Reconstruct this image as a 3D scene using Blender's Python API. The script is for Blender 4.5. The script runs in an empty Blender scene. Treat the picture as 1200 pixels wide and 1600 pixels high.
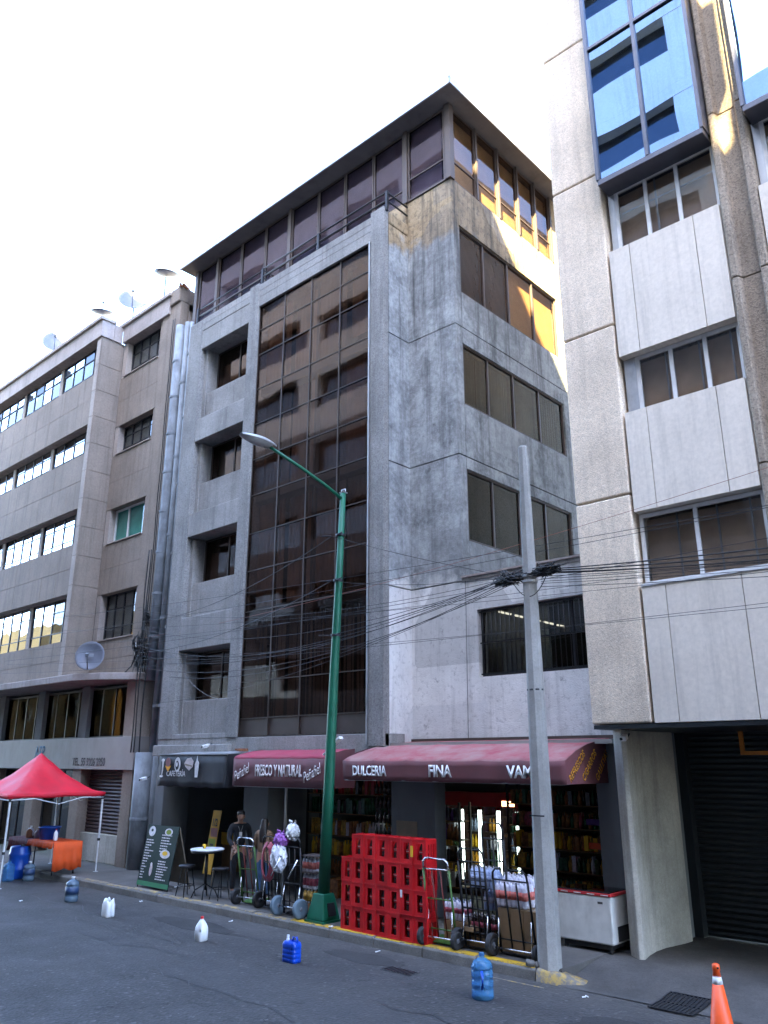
import bpy, bmesh, math, random
from mathutils import Vector, Matrix, Euler
random.seed(7)
R = math.radians
scene = bpy.context.scene
COL = scene.collection

# ------------------------------------------------------------------ camera
cam_d = bpy.data.cameras.new('camera'); cam = bpy.data.objects.new('camera', cam_d); COL.objects.link(cam)
cam_d.sensor_fit = 'VERTICAL'; cam_d.sensor_height = 36.0; cam_d.sensor_width = 27.0
cam_d.lens = 36.0 * 1246.0 / 1600.0; cam_d.clip_start = 0.1; cam_d.clip_end = 2000
TILT = math.atan(388 / 1246.0)
cam.location = (0, 0, 2.8); cam.rotation_euler = (R(90) + TILT, 0, R(42.6))
scene.camera = cam
# ------------------------------------------------------------------ sky, sun, exposure
SUN_AZ, SUN_EL = 28.0, 47.4          # degrees right of the street normal (behind the viewer), elevation
sun_dir = Vector((math.sin(R(SUN_AZ)) * math.cos(R(SUN_EL)), -math.cos(R(SUN_AZ)) * math.cos(R(SUN_EL)), math.sin(R(SUN_EL))))
world = bpy.data.worlds.new('World'); scene.world = world; world.use_nodes = True
wn = world.node_tree; wn.nodes.clear()
sky = wn.nodes.new('ShaderNodeTexSky'); sky.sky_type = 'NISHITA'; sky.sun_disc = False
sky.sun_elevation = R(SUN_EL); sky.sun_rotation = math.atan2(sun_dir.x, sun_dir.y)
sky.air_density = 1.0; sky.dust_density = 5.0; sky.ozone_density = 1.3; sky.altitude = 2200
bg = wn.nodes.new('ShaderNodeBackground'); bg.inputs['Strength'].default_value = 0.15
wo = wn.nodes.new('ShaderNodeOutputWorld')
wn.links.new(sky.outputs[0], bg.inputs[0]); wn.links.new(bg.outputs[0], wo.inputs[0])
sl = bpy.data.lights.new('sun', 'SUN'); sl.energy = 5.0; sl.angle = R(0.53); sl.color = (1.0, 0.82, 0.42)
so = bpy.data.objects.new('sun', sl); COL.objects.link(so)
so.rotation_euler = sun_dir.to_track_quat('Z', 'Y').to_euler(); so.location = (0, 0, 60)
vs = scene.view_settings; vs.view_transform = 'Standard'; vs.look = 'None'; vs.gamma = 1.0; vs.exposure = 4.7
vs.use_curve_mapping = False
cy = scene.cycles; cy.max_bounces = 7; cy.diffuse_bounces = 4; cy.glossy_bounces = 4; cy.transmission_bounces = 4; cy.transparent_max_bounces = 12; cy.caustics_reflective = False; cy.caustics_refractive = False

# ------------------------------------------------------------------ materials
MATS = {}
def nodes(name):
    m = bpy.data.materials.new(name); m.use_nodes = True; nt = m.node_tree; nt.nodes.clear()
    o = nt.nodes.new('ShaderNodeOutputMaterial'); MATS[name] = m
    return m, nt, o
def N(nt, t, **k):
    n = nt.nodes.new(t)
    for a, v in k.items(): setattr(n, a, v)
    return n
def noise(nt, vec, scale, detail=4, rough=.55):
    n = N(nt, 'ShaderNodeTexNoise'); n.inputs['Scale'].default_value = scale
    n.inputs['Detail'].default_value = detail; n.inputs['Roughness'].default_value = rough
    nt.links.new(vec, n.inputs['Vector']); return n.outputs['Fac']
def ramp(nt, fac, a, b, c0=0.0, c1=1.0):
    n = N(nt, 'ShaderNodeMapRange'); n.inputs[1].default_value = a; n.inputs[2].default_value = b
    n.inputs[3].default_value = c0; n.inputs[4].default_value = c1; n.clamp = True
    nt.links.new(fac, n.inputs[0]); return n.outputs[0]
def mixc(nt, fac, a, b, mode='MIX'):
    n = N(nt, 'ShaderNodeMix'); n.data_type = 'RGBA'; n.blend_type = mode
    for s, v in ((0, fac), (6, a), (7, b)):
        if hasattr(v, 'is_linked') or hasattr(v, 'links'): nt.links.new(v, n.inputs[s])
        elif s == 0: n.inputs[0].default_value = v
        else: n.inputs[s].default_value = (*v, 1) if len(v) == 3 else v
    return n.outputs[2]
def math2(nt, op, a, b):
    n = N(nt, 'ShaderNodeMath', operation=op)
    for i, v in enumerate((a, b)):
        if hasattr(v, 'links'): nt.links.new(v, n.inputs[i])
        else: n.inputs[i].default_value = v
    return n.outputs[0]
def pos(nt):
    return N(nt, 'ShaderNodeNewGeometry').outputs['Position']
def scaled(nt, vec, s):
    n = N(nt, 'ShaderNodeMapping'); n.inputs['Scale'].default_value = s; nt.links.new(vec, n.inputs[0]); return n.outputs[0]
def principled(nt, o, col, rough, metal=0.0, spec=0.5):
    p = N(nt, 'ShaderNodeBsdfPrincipled')
    if hasattr(col, 'links'): nt.links.new(col, p.inputs['Base Color'])
    else: p.inputs['Base Color'].default_value = (*col, 1)
    if hasattr(rough, 'links'): nt.links.new(rough, p.inputs['Roughness'])
    else: p.inputs['Roughness'].default_value = rough
    p.inputs['Metallic'].default_value = metal; p.inputs['Specular IOR Level'].default_value = spec
    nt.links.new(p.outputs[0], o.inputs[0]); return p
def bumped(nt, p, h, strength, dist=.01):
    b = N(nt, 'ShaderNodeBump'); b.inputs['Strength'].default_value = strength; b.inputs['Distance'].default_value = dist
    nt.links.new(h, b.inputs['Height']); nt.links.new(b.outputs[0], p.inputs['Normal'])
def plain(name, col, rough=.6, metal=0, var=.12, scale=5, bump=0, bscale=60, spec=.5, dirt=0.0, dcol=(.03, .028, .025)):
    """painted / plastic / metal surface with slight mottling and dirt"""
    m, nt, o = nodes(name); P = pos(nt)
    n1 = noise(nt, P, scale, 5)
    c = mixc(nt, ramp(nt, n1, .3, .7), tuple(x * (1 - var) for x in col), tuple(min(1, x * (1 + var)) for x in col))
    if dirt:
        d = noise(nt, scaled(nt, P, (1.3, 1.3, .5)), scale * .8, 8, .7)
        c = mixc(nt, ramp(nt, d, .5, .78, 0, dirt), c, dcol)
    p = principled(nt, o, c, ramp(nt, n1, .2, .8, max(0, rough - .08), min(1, rough + .08)), metal, spec)
    if bump: bumped(nt, p, noise(nt, P, bscale, 3), bump)
    return m
def concrete(name, col, var=.25, speck=.3, sscale=55, streak=.35, big=1.1, bump=.5, rough=.9, scol=(.05, .047, .045)):
    """cement, aggregate or stone: clouds, vertical streaks, dark pits"""
    m, nt, o = nodes(name); P = pos(nt)
    c = mixc(nt, ramp(nt, noise(nt, P, big, 6, .6), .3, .7), tuple(x * (1 - var) for x in col), tuple(x * (1 + var) for x in col))
    c = mixc(nt, ramp(nt, noise(nt, P, 14, 5, .65), .35, .75, 0, .35), c, tuple(x * .55 for x in col))
    if streak:
        s = noise(nt, scaled(nt, P, (5, 5, .28)), 1.0, 6, .65)
        c = mixc(nt, ramp(nt, s, .5, .78, 0, streak), c, scol)
    if speck:
        v = N(nt, 'ShaderNodeTexVoronoi'); v.inputs['Scale'].default_value = sscale; nt.links.new(P, v.inputs['Vector'])
        c = mixc(nt, ramp(nt, v.outputs['Color'], .15, .5, speck, 0), c, tuple(x * .35 for x in col))
        c = mixc(nt, ramp(nt, v.outputs['Color'], .75, .95, 0, speck * .6), c, tuple(min(.9, x * 1.6) for x in col))
        h = v.outputs['Distance']
    else: h = noise(nt, P, 45, 5, .7)
    p = principled(nt, o, c, rough, 0, .25)
    if bump: bumped(nt, p, math2(nt, 'ADD', math2(nt, 'MULTIPLY', h, .6), noise(nt, P, 25, 3, .7)), bump, .008)
    return m
def glass(name, rcol, refl, tcol, rough=.015, wave=.03, wscale=.7):
    """window glass: part mirror (coated), part tinted see-through"""
    m, nt, o = nodes(name); P = pos(nt)
    t = N(nt, 'ShaderNodeBsdfTransparent'); t.inputs[0].default_value = (*tcol, 1)
    g = N(nt, 'ShaderNodeBsdfGlossy'); g.inputs[0].default_value = (*rcol, 1); g.inputs['Roughness'].default_value = rough
    b = N(nt, 'ShaderNodeBump'); b.inputs['Strength'].default_value = wave; b.inputs['Distance'].default_value = .15
    nt.links.new(noise(nt, P, wscale, 1), b.inputs['Height']); nt.links.new(b.outputs[0], g.inputs['Normal'])
    f = N(nt, 'ShaderNodeFresnel'); f.inputs[0].default_value = 1.5
    mx = N(nt, 'ShaderNodeMixShader')
    gm = N(nt, 'ShaderNodeNewGeometry')     # the exit face of a thin pane adds no second mirror
    nt.links.new(math2(nt, 'MULTIPLY', math2(nt, 'MAXIMUM', math2(nt, 'ADD', f.outputs[0], refl - .04), 0), math2(nt, 'SUBTRACT', 1.0, gm.outputs['Backfacing'])), mx.inputs[0])
    nt.links.new(t.outputs[0], mx.inputs[1]); nt.links.new(g.outputs[0], mx.inputs[2]); nt.links.new(mx.outputs[0], o.inputs[0])
    return m
def plastic_clear(name, col, alpha=.5, rough=.2):
    m, nt, o = nodes(name)
    p = N(nt, 'ShaderNodeBsdfPrincipled'); p.inputs['Base Color'].default_value = (*col, 1); p.inputs['Roughness'].default_value = rough
    t = N(nt, 'ShaderNodeBsdfTransparent'); t.inputs[0].default_value = (*[min(1, c * 1.2 + .25) for c in col], 1)
    mx = N(nt, 'ShaderNodeMixShader'); mx.inputs[0].default_value = alpha
    nt.links.new(t.outputs[0], mx.inputs[1]); nt.links.new(p.outputs[0], mx.inputs[2]); nt.links.new(mx.outputs[0], o.inputs[0]); return m
def emis(name, col, s):
    m, nt, o = nodes(name); e = N(nt, 'ShaderNodeEmission'); e.inputs[0].default_value = (*col, 1); e.inputs[1].default_value = s
    nt.links.new(e.outputs[0], o.inputs[0]); return m

def asphalt_mat():
    m, nt, o = nodes('asphalt'); P = pos(nt)
    c = mixc(nt, ramp(nt, noise(nt, P, .35, 5, .6), .3, .7), (.026, .0245, .024), (.047, .044, .0425))
    c = mixc(nt, ramp(nt, noise(nt, scaled(nt, P, (.25, 1.4, 1)), 1.0, 6, .7), .5, .75, 0, .5), c, (.058, .054, .052))
    v = N(nt, 'ShaderNodeTexVoronoi'); v.inputs['Scale'].default_value = 26; nt.links.new(P, v.inputs['Vector'])
    c = mixc(nt, ramp(nt, v.outputs['Color'], .8, 1, 0, .75), c, (.135, .13, .125))
    c = mixc(nt, ramp(nt, v.outputs['Color'], .0, .25, .7, 0), c, (.011, .011, .012))
    cr = N(nt, 'ShaderNodeTexVoronoi', feature='DISTANCE_TO_EDGE'); cr.inputs['Scale'].default_value = .55
    dn = N(nt, 'ShaderNodeTexNoise'); dn.inputs['Scale'].default_value = 2.5; dn.inputs['Detail'].default_value = 6
    nt.links.new(P, dn.inputs['Vector']); va = N(nt, 'ShaderNodeVectorMath', operation='ADD')
    nt.links.new(P, va.inputs[0]); nt.links.new(dn.outputs['Color'], va.inputs[1]); nt.links.new(va.outputs[0], cr.inputs['Vector'])
    crk = math2(nt, 'MULTIPLY', ramp(nt, cr.outputs['Distance'], .0, .012, 1, 0), ramp(nt, noise(nt, P, .3, 2), .5, .6, 0, .8))
    c = mixc(nt, crk, c, (.012, .012, .013))
    c = mixc(nt, ramp(nt, noise(nt, P, .9, 5, .75), .6, .74, 0, .6), c, (.013, .013, .014))
    xyz = N(nt, 'ShaderNodeSeparateXYZ'); nt.links.new(P, xyz.inputs[0])
    gut = math2(nt, 'MULTIPLY', ramp(nt, xyz.outputs[1], 9.2, 10.1), ramp(nt, noise(nt, P, 2.2, 6, .7), .4, .7, .15, .75))
    c = mixc(nt, gut, c, (.085, .078, .07))
    lane = ramp(nt, math2(nt, 'SINE', math2(nt, 'MULTIPLY', xyz.outputs[1], 1.9), 0), .2, .9, 0, .35)
    c = mixc(nt, lane, c, (.050, .048, .048))
    oil = N(nt, 'ShaderNodeTexVoronoi'); oil.inputs['Scale'].default_value = 1.7; nt.links.new(va.outputs[0], oil.inputs['Vector'])
    c = mixc(nt, ramp(nt, oil.outputs['Distance'], .05, .16, .75, 0), c, (.011, .0105, .0105))
    c = mixc(nt, ramp(nt, noise(nt, P, 18, 4, .8), .48, .75, 0, .6), c, (.085, .081, .078))
    p = principled(nt, o, c, ramp(nt, noise(nt, P, 1.2, 3), .3, .7, .7, .95), 0, .3)
    bumped(nt, p, math2(nt, 'SUBTRACT', v.outputs['Distance'], math2(nt, 'MULTIPLY', crk, .8)), .7, .012)
    return m
def wall_mat():
    """centre building side: white distemper low down, grey blue cement, bare sandy render at the top, black mould"""
    m, nt, o = nodes('weathered_render'); P = pos(nt)
    xyz = N(nt, 'ShaderNodeSeparateXYZ'); nt.links.new(P, xyz.inputs[0]); z = xyz.outputs[2]
    big = noise(nt, P, 1.6, 7, .68); fine = noise(nt, P, 9, 6, .7)
    grey = mixc(nt, ramp(nt, big, .32, .68), (.18, .19, .195), (.43, .45, .46))
    grey = mixc(nt, ramp(nt, fine, .5, .75, 0, .5), grey, (.58, .62, .65))
    grey = mixc(nt, ramp(nt, fine, .3, .48, .45, 0), grey, (.10, .105, .115))
    white = mixc(nt, ramp(nt, big, .3, .7), (.62, .61, .59), (.80, .79, .77))
    white = mixc(nt, ramp(nt, fine, .32, .46, .6, 0), white, (.34, .335, .33))
    sand = mixc(nt, ramp(nt, big, .3, .7), (.24, .175, .105), (.52, .40, .25))
    sand = mixc(nt, ramp(nt, fine, .35, .5, .7, 0), sand, (.10, .09, .075))
    wob = math2(nt, 'MULTIPLY', math2(nt, 'SUBTRACT', noise(nt, P, .9, 6, .6), .5), 2.2)
    zz = math2(nt, 'ADD', z, wob)
    c = mixc(nt, ramp(nt, zz, 6.15, 6.35), white, grey)
    c = mixc(nt, ramp(nt, zz, 14.35, 14.6), c, sand)
    pv = N(nt, 'ShaderNodeTexVoronoi'); pv.inputs['Scale'].default_value = .55; pv.distance = 'CHEBYCHEV'; nt.links.new(scaled(nt, P, (1, 1, .7)), pv.inputs['Vector'])
    c = mixc(nt, ramp(nt, pv.outputs['Color'], .25, .3, .32, 0), c, (.16, .165, .17)); c = mixc(nt, ramp(nt, pv.outputs['Color'], .72, .76, 0, .28), c, (.50, .51, .52))
    s = noise(nt, scaled(nt, P, (4.5, 4.5, .3)), 1.0, 7, .7)
    c = mixc(nt, math2(nt, 'MULTIPLY', ramp(nt, s, .5, .72), ramp(nt, z, 6, 15.5, .3, 1.0)), c, (.05, .05, .05))
    c = mixc(nt, ramp(nt, noise(nt, P, 3.3, 8, .75), .6, .7, 0, .55), c, (.06, .058, .055))
    p = principled(nt, o, c, .92, 0, .2)
    bumped(nt, p, math2(nt, 'ADD', fine, noise(nt, P, 40, 4, .7)), .6, .02)
    return m
def paint_worn(name, col, under, amt=.55, scale=7, rough=.7):
    m, nt, o = nodes(name); P = pos(nt)
    f = ramp(nt, noise(nt, P, scale, 8, .72), amt - .06, amt + .06)
    c = mixc(nt, f, col, under); c = mixc(nt, ramp(nt, noise(nt, P, 2, 5, .7), .45, .7, 0, .6), c, tuple(x * .4 for x in under))
    p = principled(nt, o, c, rough, 0, .3); bumped(nt, p, noise(nt, P, 60, 4), .4); return m

asphalt_mat(); wall_mat()
concrete('asphalt_patch', (.040, .038, .037), .3, .35, 60, .0, 1.5, .5)
plain('teal_curtain', (.13, .36, .33), .9, var=.15, scale=3)
plain('tar', (.015, .0145, .014), .6)
concrete('pavement_cement', (.115, .108, .10), .3, .12, 60, .0, .8, .4)
concrete('kerb_cement', (.17, .16, .145), .3, .25, 60, .0, 2, .6)
paint_worn('kerb_yellow', (.52, .31, .015), (.11, .098, .08), .57, 8)
paint_worn('kerb_worn', (.40, .27, .08), (.17, .155, .135), .46, 8)
concrete('aggregate_grey', (.265, .258, .25), .22, .5, 48, .5, 1.0, .8)
concrete('beam_grey', (.29, .28, .27), .25, .3, 50, .55, .9, .6)
concrete('aggregate_cream', (.77, .64, .50), .2, .42, 75, .42, .7, .5, .9, (.2, .16, .13))
concrete('aggregate_brown', (.34, .28, .22), .2, .55, 42, .5, .8, 1.0, .9, (.08, .06, .045))
concrete('panel_cream', (.73, .655, .565), .10, .0, 50, .42, .5, .12, .8, (.22, .2, .18))
concrete('pier_cement', (.44, .42, .37), .25, .18, 60, .4, 1.2, .4)
concrete('cladding_tan', (.245, .20, .165), .16, .22, 55, .55, .9, .4, .85, (.07, .06, .055))
concrete('cladding_pale', (.36, .31, .275), .16, .2, 55, .4, .9, .4, .85, (.10, .09, .08))
concrete('coping_pink', (.34, .295, .275), .2, .15, 55, .5, 1.2, .4)
concrete('pole_cement', (.29, .28, .265), .2, .15, 70, .45, 1.4, .35, .85, (.12, .12, .115))
concrete('opposite_wall', (.60, .54, .49), .08, .0, 50, .25, .4, .1)
concrete('opposite_wall_dark', (.19, .165, .15), .1, .0, 50, .3, .4, .1)
concrete('opposite_ochre', (.42, .27, .10), .1, 0, 50, .2, .4, .1)
concrete('driveway_cement', (.085, .08, .075), .35, .3, 60, 0, 1.1, .5)
plain('curtain_straw', (.46, .40, .27), .95, var=.15, scale=2)
plain('curtain_tan', (.58, .43, .31), .95, var=.2, scale=2)
concrete('floor_dark', (.09, .09, .09), .2, .1, 50, 0, .8, .2)
plain('shop_wall', (.30, .29, .27), .85, scale=1, dirt=.4)
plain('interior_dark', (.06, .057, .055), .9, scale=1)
plain('interior_grey', (.13, .135, .14), .85, scale=1, dirt=.3)
plain('shopfront_grey', (.12, .13, .14), .7, scale=1.5, dirt=.4)
plain('curtain_brown', (.28, .205, .155), .95, var=.25, scale=2)
plain('curtain_pale', (.34, .33, .32), .95, var=.3, scale=2.5, dirt=.4)
plain('blind_grey', (.26, .27, .25), .8, var=.2, scale=3, dirt=.3)
plain('blind_brown', (.20, .165, .135), .8, var=.25, scale=2)
plain('bronze_frame', (.075, .058, .05), .45, .6, scale=4)
plain('brown_steel', (.085, .062, .052), .55, .2, scale=4, dirt=.4)
plain('mirrored_sky_mauve', (.50, .475, .48), .9, var=.12, scale=2, dirt=.2)  # mauve stands in for sky mirrored in the top storey glass
plain('soffit_brown', (.15, .135, .135), .8, scale=2, dirt=.5)
plain('dark_steel', (.028, .028, .032), .5, .5, scale=6)
plain('white_frame', (.62, .62, .62), .4, 0, scale=4, dirt=.25)
plain('alu', (.42, .42, .43), .4, .7, scale=5, dirt=.3)
plain('steel_chrome', (.65, .65, .66), .25, .95, scale=9, dirt=.2)
plain('blue_glass_frame', (.11, .11, .13), .45, .5, scale=5)
plain('zinc_blue', (.20, .225, .25), .75, .0, var=.3, scale=2.5, dirt=.6)
plain('cable_black', (.012, .012, .013), .6)
plain('cable_red', (.22, .06, .035), .6)
plain('shutter_brown', (.06, .032, .032), .55, .2, scale=3, dirt=.4)
plain('shutter_black', (.030, .036, .040), .45, .4, scale=3, dirt=.3)
plain('sign_band_grey', (.24, .23, .225), .6, scale=1.5, dirt=.4)
plain('lettering_dark', (.05, .048, .05), .7)
plain('letter_blue', (.10, .19, .28), .7, var=.3); plain('letter_red', (.25, .1, .1), .7, var=.3)
plain('orange_frame', (.60, .20, .02), .5, dirt=.2)
plain('awning_maroon', (.135, .042, .048), .75, var=.14, scale=2.5, bump=.3, bscale=180, dirt=.35)
def fabric(name, col, top, scale=2.0):
    m, nt, o = nodes(name); P = pos(nt)
    c = mixc(nt, ramp(nt, noise(nt, scaled(nt, P, (1, 1, 3)), scale, 6, .65), .35, .65), col, top)
    p = principled(nt, o, c, .85, 0, .2); bumped(nt, p, noise(nt, P, 160, 2), .25); return m
fabric('awning_faded', (.31, .06, .075), (.32, .19, .175), 1.6)
fabric('awning_pink', (.36, .05, .085), (.29, .065, .085), 3)
plain('awning_black', (.016, .017, .02), .7, bump=.2, bscale=160, dirt=.5, dcol=(.06, .06, .06))
plain('awning_edge', (.24, .25, .26), .6)
plain('letter_white', (.62, .60, .60), .7, var=.2, scale=14)
plain('letter_cream', (.52, .45, .44), .7, var=.2, scale=14)
plain('letter_orange', (.72, .33, .02), .7, var=.3, scale=14)
plain('tent_red', (.50, .002, .016), .6, var=.18, scale=2.5, bump=.2, bscale=120)
plain('crate_red', (.56, .008, .012), .45, var=.28, scale=3, dirt=.3, dcol=(.16, .01, .01))
plain('cola_dark', (.022, .010, .007), .08)
plain('label_red', (.42, .02, .025), .4)
plain('cap_white', (.7, .7, .7), .4); plain('cap_red', (.55, .015, .02), .4)
plain('lamp_green', (.002, .10, .052), .5, .1, var=.2, scale=4, dirt=.35, dcol=(.005, .05, .035))
plain('lamp_head', (.34, .345, .35), .4, .3, dirt=.25)
plain('lamp_lens', (.35, .36, .37), .25)
plain('rubber', (.018, .018, .019), .85, dirt=.4, dcol=(.06, .055, .05)); plain('rubber_blue', (.10, .145, .18), .7, dirt=.35)
plain('green_paint', (.06, .15, .025), .5, dirt=.4); plain('red_paint', (.16, .025, .02), .5, dirt=.4)
plain('olive_paint', (.10, .085, .03), .55, dirt=.5)
plain('cardboard', (.26, .165, .085), .9, var=.15, scale=6, dirt=.15)
plain('orange_cloth', (.62, .07, .006), .75, var=.12, scale=6)
plain('burgundy_cloth', (.10, .012, .016), .8)
plain('blue_plastic', (.006, .06, .34), .35, var=.2); plain('jerry_blue', (.003, .055, .42), .3, var=.25, scale=9)
plain('white_plastic', (.74, .74, .74), .4, var=.06)
plain('label_navy', (.02, .045, .11), .5, var=.3, scale=20)
plain('cone_orange', (.85, .095, .015), .45, var=.12, scale=7, dirt=.2, dcol=(.35, .05, .01))
plain('freezer_white', (.60, .60, .57), .45, var=.14, scale=4, dirt=.45, dcol=(.26, .27, .25))
plain('purple', (.10, .03, .20), .6); plain('yellow', (.75, .45, .02), .6); plain('banner_yellow', (.55, .30, .03), .7, var=.2)
plain('olive_green', (.20, .26, .03), .7); plain('board_green', (.004, .022, .016), .6, var=.25, scale=5)
plain('board_edge_green', (.03, .17, .075), .6); plain('timber', (.22, .18, .13), .8)
plain('black_metal', (.012, .012, .013), .45, .4); plain('table_white', (.6, .61, .62), .35)
plain('skin', (.32, .17, .115), .55, var=.08); plain('hair', (.014, .009, .007), .5); plain('black_cloth', (.011, .012, .016), .9)
plain('tan_cloth', (.17, .105, .065), .9, bump=.3); plain('denim', (.035, .075, .15), .85, var=.25, scale=9, bump=.3); plain('shoe_pale', (.4, .33, .3), .7)
plain('bag_white', (.66, .67, .72), .45, var=.1, scale=9, bump=.6, bscale=30); plain('bag_purple', (.30, .10, .38), .6)
plain('dish_grey', (.10, .105, .13), .5, .2, dirt=.25); plain('dish_dark', (.13, .14, .16), .6)
plain('pink_label', (.58, .15, .12), .5, var=.2, scale=20); plain('pink_dark', (.35, .06, .09), .5, var=.4, scale=16); plain('bottle_pale', (.55, .52, .58), .25, var=.15, scale=25)
plain('bottle_blue', (.30, .36, .52), .3, var=.2, scale=20); plain('bottle_green', (.02, .075, .035), .2, var=.4, scale=20)
plain('snack_brown', (.26, .10, .03), .6, var=.6, scale=16); plain('snack_gold', (.42, .25, .04), .5, var=.5, scale=18)
plain('wood_shelf', (.18, .10, .045), .7); plain('litter_white', (.7, .7, .7), .7)
plain('meter_yellow', (.42, .40, .10), .6); plain('moss', (.03, .035, .015), .95)
plain('terracotta', (.25, .10, .05), .85)
glass('bronze_glass', (.60, .46, .40), .07, (.58, .505, .47), .03, .05, .5)
glass('penthouse_glass', (.40, .35, .42), .06, (.54, .51, .545), .02, .05, .5)
glass('blue_glass', (.15, .235, .38), .93, (.03, .06, .1), .01, .05, .45)
glass('clear_glass', (.95, .95, .97), .04, (.75, .75, .75), .008, .06, .9)
glass('mirror_pane', (.96, .97, 1.0), .42, (.45, .45, .47), .008, .06, .9)
glass('grey_glass', (.80, .82, .80), .10, (.42, .43, .40), .01, .05, .7)
glass('mezzanine_glass', (.13, .12, .115), .02, (.5, .5, .5), .02, .05, .7)
plain('sun_patch_yellow', (.62, .50, .28), .9, var=.15, scale=3, dirt=.2, dcol=(.3, .22, .1))  # yellow of the sun patch put into the base colour
plain('rust', (.16, .06, .03), .9)
glass('shop_glass', (.9, .9, .9), .08, (.6, .62, .62), .01, .03, .7)
glass('flank_glass', (.7, .6, .6), .02, (.78, .70, .64), .02, .05, .5)
glass('opposite_glass', (.6, .65, .7), .12, (.5, .5, .52), .02, .02, .5)
glass('green_film_glass', (.75, .85, .85), .06, (.75, .88, .86), .02, .05, .7)
plastic_clear('jug_blue', (.10, .30, .52), .38, .12); plastic_clear('jug_grey', (.16, .23, .30), .55, .2)
emis('tube_light', (.86, 1.0, .93), .9); emis('tube_warm', (1.0, .55, .25), .35); emis('ceiling_tube', (1, .93, .85), .2)

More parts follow.
